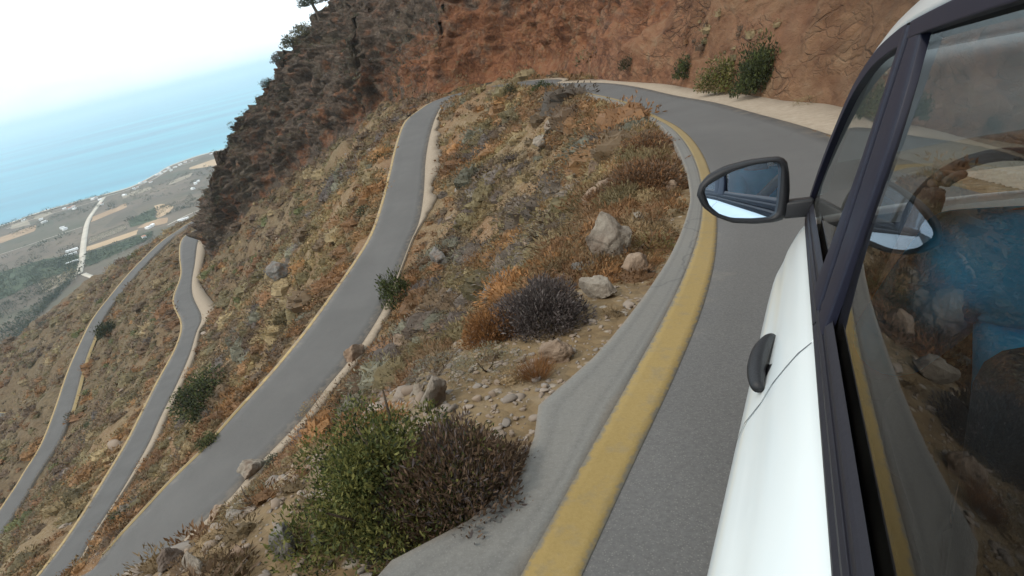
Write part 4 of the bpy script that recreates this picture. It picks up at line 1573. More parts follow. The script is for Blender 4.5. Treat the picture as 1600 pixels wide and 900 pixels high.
SHRUBS = [
    (628, 806, 300, 1.2, 'bush', ['green', 'lime', 'lime', 'green', 'dark'], 36000, 'large bright green leafy bush at the road edge, nearest to the viewer', None, 9),
    (712, 808, 255, 1.15, 'twig', ['brown', 'purple', 'brown', 'brown'], 26000, 'wide brown dried-out bush touching the bright green bush at the road edge', None, 12),
    (852, 508, 130, 1.25, 'twig', ['purple', 'grey', 'purple'], 15000, 'domed purple-grey dead bush in the middle of the bank beside an orange one', None, 8),
    (770, 530, 88, 1.15, 'twig', ['orange', 'rust', 'orange'], 8000, 'round orange-brown shrub leaning on the purple-grey dead bush', None, 5),
    (838, 588, 66, .8, 'grass', ['orange', 'rust'], 900, 'small bright orange tuft in front of the tan stone near the road edge', None, 0),
    (760, 580, 120, .55, 'cushion', ['olive', 'sage', 'olive'], 3000, 'low olive shrub in front of the orange-brown shrub', None, 3),
    (683, 588, 105, .55, 'cushion', ['sage', 'grey', 'sage'], 3000, 'low pale sage-green shrub left of the low olive shrub', None, 3),
    (624, 470, 50, 2.1, 'bush', ['green', 'dark', 'green'], 2600, 'tall narrow green shrub at the hill side edge of the lower road', None, 4),
    (648, 455, 38, 1.3, 'cushion', ['orange', 'rust'], 900, 'orange shrub squeezed against the tall narrow green shrub', None, 3),
    (332, 626, 100, 1.0, 'bush', ['dark', 'green', 'dark'], 5200, 'large round dark green bush on the slope between the two lower roads', None, 6),
    (326, 692, 38, .75, 'bush', ['dark', 'green'], 1200, 'small dark green bush on the yellow edge of the lower road', None, 3),
    (572, 334, 32, .8, 'bush', ['dark', 'olive'], 700, 'dark bush at the valley edge of the lower road, level with the upper bend', None, 3),
    (593, 248, 22, .9, 'bush', ['dark', 'dark'], 500, 'small dark bush below the cliff foot, left of the top of the lower road', None, 2),
    (452, 520, 36, .7, 'cushion', ['olive', 'sage'], 600, 'olive shrub on the grassy slope left of the lower road', None, 2),
    (1183, 138, 88, 1.6, 'bush', ['dark', 'green', 'dark'], 7000, 'tall dark green bush against the red wall, biggest of the wall bushes', None, 5),
    (1130, 133, 84, 1.0, 'bush', ['lime', 'olive', 'green', 'straw'], 4200, 'yellow-green bush against the red wall, left of the tall dark one', None, 4),
    (1066, 119, 36, 1.6, 'bush', ['green', 'dark'], 1800, 'upright mid-green bush standing alone at the red wall foot', None, 3),
    (977, 108, 28, 1.3, 'bush', ['dark', 'brown'], 900, 'dark brownish bush at the red wall foot near the far bend', None, 2),
    (1011, 114, 18, 1.1, 'cushion', ['brown', 'dark'], 500, 'tiny brown bush at the red wall foot between two taller bushes', None, 2),
    (1262, 162, 52, .5, 'cushion', ['olive', 'straw'], 1500, 'low straw-coloured shrub at the wall foot next to the car roof', None, 2),
    (848, 143, 34, .9, 'bush', ['dark', 'green'], 1200, 'dark green bush on the crest where the upper road disappears', None, 3),
    (799, 144, 30, .9, 'bush', ['dark', 'olive'], 900, 'dark bush on the crest left of where the road disappears', None, 3),
    (1008, 300, 120, .85, 'twig', ['brown', 'rust', 'brown'], 6500, 'broad brown domed shrub above the big pale boulder', None, 5),
    (1012, 238, 80, .8, 'twig', ['brown', 'rust'], 4000, 'brown domed shrub beside the road bend, uphill of the broad one', None, 4),
    (955, 205, 75, .5, 'cushion', ['olive', 'brown'], 1800, 'olive shrub under the far part of the upper bend', None, 3),
    (1012, 395, 95, .75, 'cushion', ['lime', 'olive', 'straw'], 4200, 'yellow-olive shrub growing right of the big pale boulder', None, 4),
    (752, 415, 66, .75, 'cushion', ['orange', 'rust', 'brown'], 1900, 'orange-brown cushion shrub in the middle of the bank', None, 3),
    (855, 300, 60, .6, 'cushion', ['orange', 'straw', 'orange'], 1800, 'bright orange shrub on the upper bank', None, 3),
    (905, 345, 70, .6, 'cushion', ['olive', 'grey'], 1900, 'grey-olive shrub left of the big pale boulder', None, 3),
    (803, 250, 60, .55, 'cushion', ['straw', 'olive'], 1200, 'straw-coloured cushion on the upper bank below the crest', None, 2),
    (697, 460, 60, .7, 'cushion', ['brown', 'olive'], 1500, 'dull brown cushion on the lower bank beside the grey slab', None, 2),
    (428, 722, 30, .8, 'bush', ['dark', 'sage'], 700, 'small dark tuft overhanging the hill side edge of the lower road', None, 2),
    (486, 676, 30, .9, 'bush', ['dark', 'sage'], 700, 'dark sprig above the hill side edge, left of the bright green bush', None, 2),
    (400, 790, 90, .6, 'cushion', ['straw', 'sage', 'olive'], 2600, 'pale straw shrub on the stony bank left of the bright green bush', None, 3),
    (505, 640, 70, .7, 'cushion', ['rust', 'straw'], 1600, 'rusty grass clump behind the bright green bush', None, 2),
    (167, 522, 34, 1.25, 'bush', ['dark', 'dark'], 1000, 'dark bush hiding part of the lower road on the left', None, 3),
    (116, 652, 24, .9, 'bush', ['dark', 'brown'], 700, 'dark bush at the bend of the lower road, lower left', None, 2),
    (190, 808, 40, .7, 'bush', ['dark', 'olive'], 900, 'olive bush between the two roads at the lower left', None, 3),
    (182, 842, 34, .8, 'cushion', ['brown', 'grey'], 800, 'grey-brown round shrub between the roads at the lower left', None, 2),
    (160, 868, 34, .8, 'cushion', ['brown', 'purple'], 800, 'dark brown shrub touching the yellow edge line, lowest on the left', None, 2),
    (238, 778, 32, .8, 'cushion', ['brown', 'dark'], 700, 'dark brown shrub just above the yellow edge line at the lower left', None, 2),
]
for (px, py, wp, hr, kd, cl_, n, lab, grp, stm) in SHRUBS:
    shrub(px, py, wp, hr, kd, cl_, n, lab, grp, stems=stm)


# trees and bushes on the skyline of the cliff
def skyline(py):
    """outermost rock of the cliff at the given picture height"""
    r = CLIFF_PTS - np.array([0, 0, Z0])
    z = r @ o_
    u = 800 + F_PX * (r @ e1) / np.maximum(z, 1)
    v = 450 - F_PX * (r @ e2) / np.maximum(z, 1)
    k = np.nonzero((z > 60) & on_cliff & CLIFF_USED & (np.abs(v - py) < 5))[0]
    j = k[np.argsort(u[k])[min(6, len(k) - 1)]]
    return CLIFF_PTS[j], z[j]


for (px, py, wp, hr, cl_, lab, nm, ct) in [
    (566, 26, 60, .9, ['dark', 'green'], 'small dark tree at the very top of the cliff, against the sky', 'tree', 'tree'),
    (543, 52, 34, 1.0, ['dark', 'olive'], 'round dark bush on the cliff edge just below the top tree', 'shrub', 'shrub'),
    (524, 74, 32, 1.0, ['dark', 'olive'], 'dark bush on the cliff edge, second below the top tree', 'shrub', 'shrub'),
    (503, 100, 26, 1.0, ['dark', 'grey'], 'dark bush on the cliff edge halfway down the skyline', 'shrub', 'shrub'),
    (472, 132, 24, .9, ['dark', 'grey'], 'low dark bush on the cliff skyline, lowest of the row', 'shrub', 'shrub')]:
    p, dep = skyline(py)
    W_ = wp * dep / F_PX
    if nm == 'tree':
        root = empty('tree', tuple(p), lab, ct)
        Lf, sh = tuft(2600, 'bush', 77)
        V = (Lf * np.array([W_ / 2, W_ / 2, W_ * .32]) + np.array([0, 0, W_ * .35])).reshape(-1, 3)
        mesh_np('crown', V, np.arange(len(V)).reshape(-1, 4), M_LEAF, root, colors=np.repeat(np.array(PAL['dark'])[None] * sh[:, None], 4, 0))
        Vt, Ft = [], []
        for j in range(7):
            for q in range(7):
                an = q * 2 * PI / 7
                rd_ = W_ * (.055 - .004 * j)
                Vt.append([rd_ * math.cos(an) + .03 * W_ * math.sin(j), rd_ * math.sin(an), -W_ * .15 + j * W_ * .11])
        Ft = [(j * 7 + q, j * 7 + (q + 1) % 7, (j + 1) * 7 + (q + 1) % 7, (j + 1) * 7 + q) for j in range(6) for q in range(7)]
        mesh_py('trunk', Vt, Ft, M_STEM, root, True)
    else:
        shrub(px, py, wp, hr, 'bush', cl_, 900, lab, spot=p, size=W_, stems=3)


def boulder(px, py, wpx, ar, hr, mat, label, seed, group=None, block=.6, ang=None, name='boulder'):
    h_ = hit(px, py)
    if h_ is None:
        return
    p, dep = h_
    R = wpx * dep / F_PX / 2 * 1.22
    bm = bmesh.new()
    bmesh.ops.create_icosphere(bm, subdivisions=5, radius=1)
    V = np.array([v.co[:] for v in bm.verts])
    bm.verts.index_update()
    Fc = np.array([[v.index for v in f.verts] for f in bm.faces])
    bm.free()
    gg = np.random.default_rng(seed)
    # chop with random planes to get broken faces
    for _ in range(15):
        nrm_ = unit(gg.normal(size=3))
        off = gg.uniform(.38, .78)
        dd = V @ nrm_ - off
        V = V - np.maximum(dd, 0)[:, None] * nrm_ * block * 1.5
    V = V * (1 + .13 * fbm(V * 1.6 + seed, seed % 50, 5, .6)[:, None] + .10 * (worley(V * 2.6 + seed, seed % 40)[2] - .5)[:, None])
    V = V * np.array([R, R * ar, R * hr])
    a = gg.uniform(0, 6.28) if ang is None else ang
    V = np.c_[V[:, 0] * math.cos(a) - V[:, 1] * math.sin(a), V[:, 0] * math.sin(a) + V[:, 1] * math.cos(a), V[:, 2]]
    o = mesh_np(name, V, Fc, mat, smooth=False, nper=3)
    o.location = tuple(p + np.array([0, 0, .42 * R * hr]))
    return tag(o, label, 'rock', group)


B_, BT, BG = M_BOULDER, M_BOULDER_TAN, M_BOULDER_GREY
ROCKS = [
    (955, 404, 100, .75, 1.1, B_, 'big pale upright boulder near the road bend, largest on the bank'),
    (945, 316, 72, .75, .8, BT, 'brownish squared rock above the big pale boulder'),
    (1000, 428, 70, .6, .9, BT, 'tan flat rock at the road edge below the yellow-olive shrub'),
    (940, 462, 60, .8, .9, B_, 'pale lumpy rock below the big pale boulder'),
    (912, 428, 44, .7, .8, BG, 'grey rock half buried left of the big pale boulder'),
    (867, 558, 60, .75, .8, BT, 'smooth tan stone between the purple-grey bush and the orange tuft'),
    (680, 630, 66, .65, .8, B_, 'pale grey-white rock just above the bright green bush'),
    (655, 615, 30, .6, .8, B_, 'small whitish rock left of the pale grey-white rock'),
    (310, 892, 46, .6, .8, B_, 'pale squared block at the bottom edge of the picture'),
    (447, 432, 46, .9, .7, BG, 'grey outcrop on the grassy slope between the lower roads'),
    (835, 385, 52, .7, .5, BT, 'slanting tan slab in the middle of the bank'),
    (742, 312, 30, .8, .7, B_, 'small white rock on the upper bank'),
    (925, 248, 40, .6, .8, BG, 'grey rock between shrubs under the upper bend'),
    (930, 275, 46, .6, .7, BT, 'pinkish tan rock just above the brownish squared rock'),
    (848, 228, 34, .6, .6, B_, 'pale sliver of rock high on the bank'),
    (690, 412, 58, .5, .5, BG, 'slanting grey slab low on the bank near the lower road'),
    (452, 862, 70, .7, .9, BG, 'grey boulder beside the bright green bush, on its left'),
    (500, 850, 40, .6, .9, BG, 'smaller grey stone tucked under the bright green bush'),
    (400, 738, 44, .7, .8, B_, 'pale stone at the hill side edge of the lower road'),
    (1000, 350, 34, .6, .8, B_, 'small pale stone between the broad brown shrub and the big boulder'),
    (1048, 300, 30, .6, .8, BT, 'small tan stone on the shoulder edge at the bend'),
    (780, 420, 36, .6, .6, BT, 'small tan slab beside the orange-brown cushion shrub'),
    (860, 205, 36, .6, .6, B_, 'pale rock lying just below the crest'),
    (706, 470, 44, .7, .6, BG, 'grey rock below the slanting grey slab'),
    (556, 560, 40, .7, .8, BT, 'tan stone at the gravel strip of the lower road'),
    (630, 540, 44, .6, .7, BT, 'brown rock low on the bank above the gravel strip'),
    (345, 815, 44, .7, .9, BT, 'brown stone on the stony bank at the lower left'),
    (275, 880, 46, .6, .9, BG, 'grey stone at the lower left end of the stony bank'),
    (375, 870, 40, .6, .9, BT, 'brown stone near the bottom edge, left of the grey boulder'),
]
for k, (px, py, wp, ar, hr, mt_, lab) in enumerate(ROCKS):
    boulder(px, py, wp, ar, hr, mt_, lab, 100 + k * 13)

# ---- trees of the plain: orchard rows and scattered dark trees read as one mass
items = []


def blob_tree(x, y, s_, cn):
    Lf, sh = LIB['cushion', 24, int(g.integers(0, 6))]
    items.append(((Lf * np.array([s_, s_, s_ * 1.1]) + np.array([x, y, PZ])).astype(np.float32), (np.array(PAL[cn])[None] * sh[:, None]).astype(np.float32)))


q0, q1, q2, q3_ = [on_plain(*p) for p in [(141, 371), (196, 350), (199, 360), (138, 382)]]
for i in range(17):
    for j in range(9):
        t, u = (i + .5) / 17, (j + .5) / 9
        p = (q0 * (1 - t) + q1 * t) * (1 - u) + (q3_ * (1 - t) + q2 * t) * u
        blob_tree(p[0] + g.normal() * .6, p[1] + g.normal() * .6, 3.6, 'dark')
for (poly, n, cn, s0) in [(((132, 398), (240, 362), (240, 376), (134, 420)), 260, 'dark', 3.0), (((200, 343), (300, 305), (310, 320), (205, 354)), 200, 'dark', 3.2),
                          (((-60, 440), (120, 396), (125, 425), (-60, 540)), 700, 'dark', 4.0), (((0, 395), (130, 360), (125, 400), (0, 430)), 60, 'dark', 4.5),
                          (((20, 362), (160, 314), (165, 322), (20, 372)), 80, 'dark', 4), (((60, 440), (122, 420), (118, 436), (70, 458)), 160, 'olive', 2.6), (((-60, 560), (125, 428), (80, 470), (-60, 640)), 420, 'dark', 4.0), (((170, 312), (330, 255), (330, 290), (170, 330)), 120, 'dark', 4), (((0, 352), (170, 300), (172, 304), (0, 358)), 90, 'dark', 4.5)]:
    Pq = [on_plain(*p) for p in poly]
    for _ in range(n):
        t, u = g.random(), g.random()
        p = (Pq[0] * (1 - t) + Pq[1] * t) * (1 - u) + (Pq[3] * (1 - t) + Pq[2] * t) * u
        blob_tree(p[0], p[1], s0 * 1.55 * math.exp(g.normal(0, .35)), cn)
V, Q, C_ = merge(items)
tag(mesh_np('plain_trees', V, Q, M_LEAF, colors=C_), kind='stuff')

# ------------------------------------------------------------------ car and driver
m = NT('mirror_silver')
gl_ = m.n('ShaderNodeBsdfGlossy')
gl_.inputs[0].default_value = (0.62, 0.76, 0.92, 1)
gl_.inputs['Roughness'].default_value = 0.0
m.l(gl_.outputs[0], m.out.inputs[0])
M_REFLECT = m.m
MIR_UP = 1.5
CC = np.array([-0.974765549, 0.084652217, 0.339663068])         # eye in car coordinates (forward, left, up from the sill of the centre pillar)
CRM = np.array([[0.36344439, -0.92424997, -0.11691951], [-0.29026062, 0.00691299, -0.95692266], [0.885244, 0.38172531, -0.26576088]])
CW = np.stack([e1, -e2, o_], 1) @ CRM                              # car axes in the world
BASE = np.array([0.2, -0.76, -0.965])
cw0 = np.array([0, 0, Z0]) - CW @ CC
croot = empty('parked_car', (0, 0, 0), 'white car with black pillars and a black door mirror on the upper road', 'car')
croot.name = 'car'
mw = Matrix.Identity(4)
for i in range(3):
    for j in range(3):
        mw[i][j] = CW[i][j]
    mw[i][3] = (cw0 + CW @ BASE)[i]
croot.matrix_world = mw
HALF = 0.76


def mirror_side(V):
    V = np.array(V, float)
    V[:, 1] = -2 * HALF - V[:, 1]
    return V


def cpart(name, V, Fs, mat, parent=None, smooth=True, side=1, bevel=0.0, sub=0, solid=0.0, autos=None):
    V = np.array(V, float)
    if side < 0:
        V = mirror_side(V)
    V = V - BASE
    o = mesh_py(name, V, Fs, mat, parent or croot, smooth)
    if solid:
        md = o.modifiers.new('thick', 'SOLIDIFY')
        md.thickness = solid
        md.offset = 0
    if bevel:
        md = o.modifiers.new('bevel', 'BEVEL')
        md.width = bevel
        md.segments = 3
        md.limit_method = 'ANGLE'
        md.angle_limit = math.radians(35)
    if sub:
        md = o.modifiers.new('sub', 'SUBSURF')
        md.levels = sub
        md.render_levels = sub
    return o


def grid_faces(n, k, o=0):
    return [(o + i * k + j, o + (i + 1) * k + j, o + (i + 1) * k + j + 1, o + i * k + j + 1) for i in range(n - 1) for j in range(k - 1)]


m = NT('white_car_paint')
tc = m.n('ShaderNodeTexCoord').outputs['Object']
dirt = m.noise(3.0, tc, 6, 0.65)
sepz = m.n('ShaderNodeSeparateXYZ')
m.l(tc, sepz.inputs[0])
dz = m.ramp(m.math('ADD', m.math('MULTIPLY', dirt, 0.5), m.math('MULTIPLY', sepz.outputs[2], -0.6)), [(0.0, 0.0), (0.35, 0.5)])
c = m.mix(dz, (0.80, 0.845, 0.84), (0.55, 0.50, 0.42))
m.principled(Base_Color=c, Roughness=0.28, Coat_Weight=0.6, Coat_Roughness=0.05, Specular_IOR_Level=0.5)
M_PAINT = m.m
M_BLACK = simple('black_pillar_film', (0.010, 0.011, 0.024), 0.5, var=0.2, spec=0.3)
M_RUBBER = simple('black_rubber', (0.013, 0.012, 0.018), 0.55, var=0.2, bscale=60, bump=0.05, spec=0.35)
M_PLASTIC = simple('textured_black_plastic', (0.012, 0.012, 0.014), 0.5, bump=0.15, bscale=300, spec=0.4)
M_DARKIN = simple('dark_interior_trim', (0.03, 0.028, 0.026), 0.8, var=0.2)
M_SEAT = simple('dark_seat_fabric', (0.035, 0.033, 0.034), 0.95, bump=0.3, bscale=200)
M_LINING = simple('grey_headlining', (0.10, 0.095, 0.09), 0.95)


def glass_mat(name, tint, rough=0.0):
    m = NT(name)
    tr = m.n('ShaderNodeBsdfTransparent')
    tr.inputs[0].default_value = (*tint, 1)
    gl = m.n('ShaderNodeBsdfGlossy')
    gl.inputs['Roughness'].default_value = rough
    tcg = m.n('ShaderNodeTexCoord').outputs['Object']
    film = m.noise(9.0, tcg, 5, 0.6)
    fr = m.n('ShaderNodeFresnel')
    fr.inputs[0].default_value = 1.40
    mx = m.n('ShaderNodeMixShader')
    m.l(fr.outputs[0], mx.inputs[0])
    m.l(tr.outputs[0], mx.inputs[1])
    m.l(gl.outputs[0], mx.inputs[2])
    df = m.n('ShaderNodeBsdfDiffuse')
    df.inputs[0].default_value = (0.22, 0.20, 0.17, 1)
    m2 = m.n('ShaderNodeMixShader')
    m.l(m.ramp(film, [(0.35, 0.006), (0.75, 0.03)]), m2.inputs[0])
    m.l(mx.outputs[0], m2.inputs[1])
    m.l(df.outputs[0], m2.inputs[2])
    m.l(m2.outputs[0], m.out.inputs[0])
    return m.m


M_GLASS = glass_mat('window_glass', (0.52, 0.55, 0.54))
M_TINT = glass_mat('tinted_window_glass', (0.60, 0.66, 0.68))


def belt(Fv):
    Fv = np.asarray(Fv, float)
    L = -0.041 * Fv
    L = L - np.where(Fv > .9, 0.30 * (Fv - .9) ** 2, 0)
    L = L - np.where(Fv < -.7, 0.16 * (-.7 - Fv) ** 2, 0)
    return L


def utop(Fv):
    Fv = np.asarray(Fv, float)
    return -0.054 - np.where(Fv > .95, 0.05 * (Fv - .95) + .25 * (Fv - .95) ** 2, 0)


PRO_U = np.array([0, -.010, -.030, -.055, -.085, -.125, -.165, -.215, -.30, -.40, -.52, -.63, -.69, -.71])
PRO_L = np.array([.010, .016, .036, .054, .074, .094, .120, .138, .150, .148, .132, .110, .08, .0])
ARCH = [(1.36, .335), (-1.18, .335)]


def side_col(Fv):
    n = 30
    ut = float(utop(Fv))
    lo = -0.71
    for fc, r_ in ARCH:
        if abs(Fv - fc) < r_:
            lo = max(lo, -.70 + math.sqrt(r_ * r_ - (Fv - fc) ** 2))
    u = np.linspace(0, lo, n)
    dense = np.interp(np.linspace(0, 1, n), np.linspace(0, 1, 14), PRO_U / -0.71) * lo
    u = dense
    L = np.interp(u, PRO_U[::-1], PRO_L[::-1]) + float(belt(Fv)) - 0.03 * Fv * np.clip(-u / .2, 0, 1) * (1 if Fv < 1 else 1 / Fv)
    sc = (lo - (ut + .054)) / lo if lo < 0 else 1
    return np.c_[np.full(n, Fv), L, ut + u * sc]


def body_panel(name, F0, F1, parent, side=1, n=26):
    Fs_ = np.linspace(F0, F1, n)
    cols = [side_col(f) for f in Fs_]
    k = len(cols[0])
    # returned edges fold 18 mm inwards along the shut lines
    a = cols[0].copy()
    a[:, 1] -= 0.012
    b = cols[-1].copy()
    b[:, 1] -= 0.012
    V = np.vstack([a, cols[0], side_col(F0 + .0012)] + cols[1:-1] + [side_col(F1 - .0012), cols[-1], b])
    return cpart(name, V, grid_faces(n + 4, k), M_PAINT, parent, side=side)


Q_EDGE = catmull(np.array([(-1.55, .0), (-1.52, .14), (-1.42, .27), (-1.2, .35), (-.85, .385), (-.4, .398), (0, .402), (.2, .397), (.42, .375), (.64, .318), (.80, .222), (.91, .11), (.97, 0.0)]), 8)


def glassL(Fv, U):
    return -0.264 * U + belt(Fv)


def inset(poly, d):
    """move an open curve inwards (towards lower U) in the F,U plane"""
    t = np.gradient(poly, axis=0)
    t /= np.linalg.norm(t, axis=1)[:, None]
    n = np.c_[t[:, 1], -t[:, 0]]
    return poly + n * d


def q3(poly, off):
    return np.c_[poly[:, 0], glassL(poly[:, 0], poly[:, 1]) + off, poly[:, 1]]


def strip(name, A, B, mat, parent, side=1, solid=0.0, smooth=True):
    V = np.vstack([np.stack([a, b]) for a, b in zip(A, B)])
    return cpart(name, V, grid_faces(len(A), 2), mat, parent, side=side, solid=solid, smooth=smooth)


out0 = q3(Q_EDGE, 0.006)
out1 = q3(inset(Q_EDGE, -0.012), 0.004)
out2 = q3(inset(Q_EDGE, -0.034), -0.006)
out3 = q3(inset(Q_EDGE, -0.055), -0.035)
out3[:, 1] = np.minimum(out3[:, 1], out2[:, 1] - .02)
n_e = len(Q_EDGE)
# roof skin and side rail
iF = [i for i in range(n_e) if Q_EDGE[i, 0] <= 0.44 and Q_EDGE[i, 1] > .26]


def crown(A, k, rise_, fwd):
    B = mirror_side(A)
    rows = []
    for t in np.linspace(0, 1, k):
        r = A * (1 - t) + B * t
        w = 1 - (2 * t - 1) ** 2
        r = r.copy()
        r[:, 2] += rise_ * w
        r[:, 0] += fwd * w
        rows.append(r)
    return rows


rows = crown(out3[iF], 13, 0.055, 0.0)
V = np.stack(rows, 1)
cpart('roof', V.reshape(-1, 3), grid_faces(V.shape[0], V.shape[1]), M_PAINT)
rows = crown(out3[iF] - np.array([0, .02, .035]), 9, 0.05, 0.0)
V = np.stack(rows, 1)
cpart('headlining', V.reshape(-1, 3), grid_faces(V.shape[0], V.shape[1]), M_LINING)
for sd in (1, -1):
    V = np.stack([out0 - np.array([0, .012, 0]), out0, out1, out2, out3], 1)
    cpart('roof_rail', V.reshape(-1, 3), grid_faces(n_e, 5), M_PAINT, side=sd)
iW = [i for i in range(n_e) if Q_EDGE[i, 0] >= 0.40]
rows = crown(out3[iW], 13, 0.03, 0.10)
V = np.stack(rows, 1)
cpart('windscreen', V.reshape(-1, 3), grid_faces(V.shape[0], V.shape[1]), M_GLASS)
iR = [i for i in range(n_e) if Q_EDGE[i, 1] <= 0.29 and Q_EDGE[i, 0] < 0]
rows = crown(out3[iR], 9, 0.03, -0.08)
V = np.stack(rows, 1)
cpart('rear_window', V.reshape(-1, 3), grid_faces(V.shape[0], V.shape[1]), M_TINT)
# bonnet, nose, tail
Fh = np.linspace(.93, 1.72, 14)
A = np.array([side_col(f)[0] for f in Fh])
rows = crown(A, 13, 0.05, 0.03)
V = np.stack(rows, 1)
cpart('bonnet', V.reshape(-1, 3), grid_faces(V.shape[0], V.shape[1]), M_PAINT)
for nm, f0, bul in (('front_bumper', 1.72, .16), ('tailgate', -1.6, -.12)):
    A = side_col(f0)
    rows = crown(A, 13, 0.0, bul)
    V = np.stack(rows, 1)
    cpart(nm, V.reshape(-1, 3), grid_faces(V.shape[0], V.shape[1]), M_PAINT)
A = np.array([[-1.6, float(belt(-1.6)), -.03], [-1.55, float(belt(-1.55)), 0.0]])
V = np.stack(crown(A, 9, 0, -.1), 1)
cpart('tailgate_edge', V.reshape(-1, 3), grid_faces(2, 9), M_PAINT)

for sd in (1, -1):
    body_panel('rear_quarter_panel', -1.6, -.955, croot, sd)
    body_panel('front_wing', .985, 1.72, croot, sd)
    rd = empty('rear_door', (0, 0, 0), None, None)
    rd.parent = croot
    bpy.data.objects.remove(rd)
    V = [[f, float(belt(f)) + l - .03 * f * .3, u] for f in (.0478, .0522) for u, l in zip(PRO_U[1:-1] - .054, PRO_L[1:-1] + .0009)]
    cpart('shut_gap_shade', V, grid_faces(2, len(PRO_U) - 2), M_RUBBER, side=sd, smooth=False)  # dark strip laid over the door gap, standing in for its shade
    rd = body_panel('rear_door', -.95, .047, croot, sd, 34)
    fd = body_panel('front_door', .053, .98, croot, sd, 34)
    # waist moulding of ridged rubber
    prof = np.array([(.0105, -.0555), (.0145, -.050), (.0145, -.034), (.010, -.028), (.0085, -.0285), (.0085, -.026), (.0105, -.022), (.0105, -.008), (.007, -.002), (.0045, -.003), (.0045, .003), (.003, .010), (.0, .014), (-.006, .020)])
    for par, f0, f1 in ((rd, -1.35, .047), (fd, .053, .955)):
        Fv = np.linspace(f0, f1, 20)
        V = np.array([[f, float(belt(f)) + l, u] for f in Fv for l, u in prof])
        cpart('waist_moulding', V, grid_faces(20, len(prof)), M_RUBBER, par, side=sd, smooth=False, bevel=0.0015)
    # panes
    top = inset(Q_EDGE, 0.012)
    for par, f0, f1, mt_, nm in ((rd, -.93, .03, M_TINT, 'window'), (fd, .03, .97, M_GLASS, 'window')):
        Fv = np.linspace(f0, f1, 26)
        tu = np.interp(Fv, top[:, 0], np.maximum(top[:, 1], 0.004)) if f1 < .9 else np.interp(Fv, np.r_[top[:, 0]], np.maximum(top[:, 1], .004))
        V = []
        for f, t_ in zip(Fv, tu):
            for k in np.linspace(0, 1, 9):
                u = .005 + (max(t_, .012) - .005) * k
                V.append([f, float(glassL(f, u)) - .008 + 0.006 * math.sin(PI * k) , u])
        cpart(nm, V, grid_faces(26, 9), mt_, par, side=sd)
    # black frames round the panes
    sel = Q_EDGE[:, 0] > .05
    A = Q_EDGE[sel]
    B = inset(Q_EDGE, 0.028)[sel]
    B[:, 1] = np.maximum(B[:, 1], 0.0)
    V = np.stack([q3(A, .001), q3(A, .010), q3(B, .008), q3(B, -.008)], 1)
    cpart('window_frame', V.reshape(-1, 3), grid_faces(len(A), 4), M_BLACK, fd, side=sd, smooth=False, bevel=.002)
    sel = (Q_EDGE[:, 0] < .05) & (Q_EDGE[:, 0] > -1.0)
    A = Q_EDGE[sel]
    B = inset(Q_EDGE, 0.022)[sel]
    V = np.stack([q3(A, .001), q3(A, .010), q3(B, .008), q3(B, -.008)], 1)
    cpart('window_frame', V.reshape(-1, 3), grid_faces(len(A), 4), M_BLACK, rd, side=sd, smooth=False, bevel=.002)
    # centre pillar covers of the two doors
    u_ = np.linspace(-.004, .398, 12)
    lf = np.interp(u_, [0, .06, .2, .33, .40], [.168, .142, .092, .082, .100])
    mid = np.interp(u_, [0, .40], [.03, .045])
    rt = np.interp(u_, [0, .12, .24, .31, .40], [-.078, -.088, -.096, -.082, -.040])
    for par, a_, b_, of in ((fd, lf, mid + .004, .010), (rd, mid - .004, rt, .007)):
        V = []
        for k in range(12):
            g = lambda f, o: [f, float(glassL(f, u_[k])) + o, u_[k]]
            V += [g(a_[k], -.006), g(a_[k], of - .002), g(a_[k] * .85 + b_[k] * .15, of), g(a_[k] * .15 + b_[k] * .85, of), g(b_[k], of - .002), g(b_[k], -.006)]
        cpart('pillar_cover', V, grid_faces(12, 6), M_BLACK, par, side=sd, bevel=.002)
    # rear of the rear door: a plain black quarter
    V = [[f, float(glassL(f, u)) + .006, u] for f in (-1.4, -.93) for u in (.0, .38 if f > -1 else .27)]
    cpart('quarter_cover', V, [(0, 1, 3, 2)], M_BLACK, rd, side=sd, smooth=False)
    # pull handle: black grip standing off a shallow cup
    for par, f0, f1, nm in ((fd, .095, .305, 'door_handle'), (rd, -.86, -.66, 'door_handle')):
        n = 18
        V, Fs = [], []
        for i, t in enumerate(np.linspace(0, 1, n)):
            f = f0 + (f1 - f0) * t
            w = math.sin(PI * (0.06 + .88 * t)) ** .55
            uc = -.172 + .018 * t
            L0 = float(np.interp(uc + .054, PRO_U[::-1], PRO_L[::-1]) + belt(f) - .03 * f)
            so = .016 + .016 * math.sin(PI * t) ** .7
            for a in np.linspace(0, 2 * PI, 12, endpoint=False):
                V.append([f, L0 + so * .75 + math.cos(a) * (.005 + .013 * w), uc + math.sin(a) * .021 * w])
        Fs = [(i * 12 + j, i * 12 + (j + 1) % 12, (i + 1) * 12 + (j + 1) % 12, (i + 1) * 12 + j) for i in range(n - 1) for j in range(12)]
        Fs += [tuple(range(12)), tuple((n - 1) * 12 + j for j in range(12))]
        cpart(nm, V, Fs, M_PLASTIC, par, side=sd)
        uc = -.168
        V = [[f0 + .02, 0, 0]]
        ring = []
        for a in np.linspace(0, 2 * PI, 16, endpoint=False):
            f = f0 + .10 + math.cos(a) * .045
            u = uc + math.sin(a) * .026
            ring.append([f, float(np.interp(u + .054, PRO_U[::-1], PRO_L[::-1]) + belt(f) - .03 * f) + .0025, u])
        cpart('handle_cup', ring, [tuple(range(16))], M_PLASTIC, par, side=sd, smooth=False)

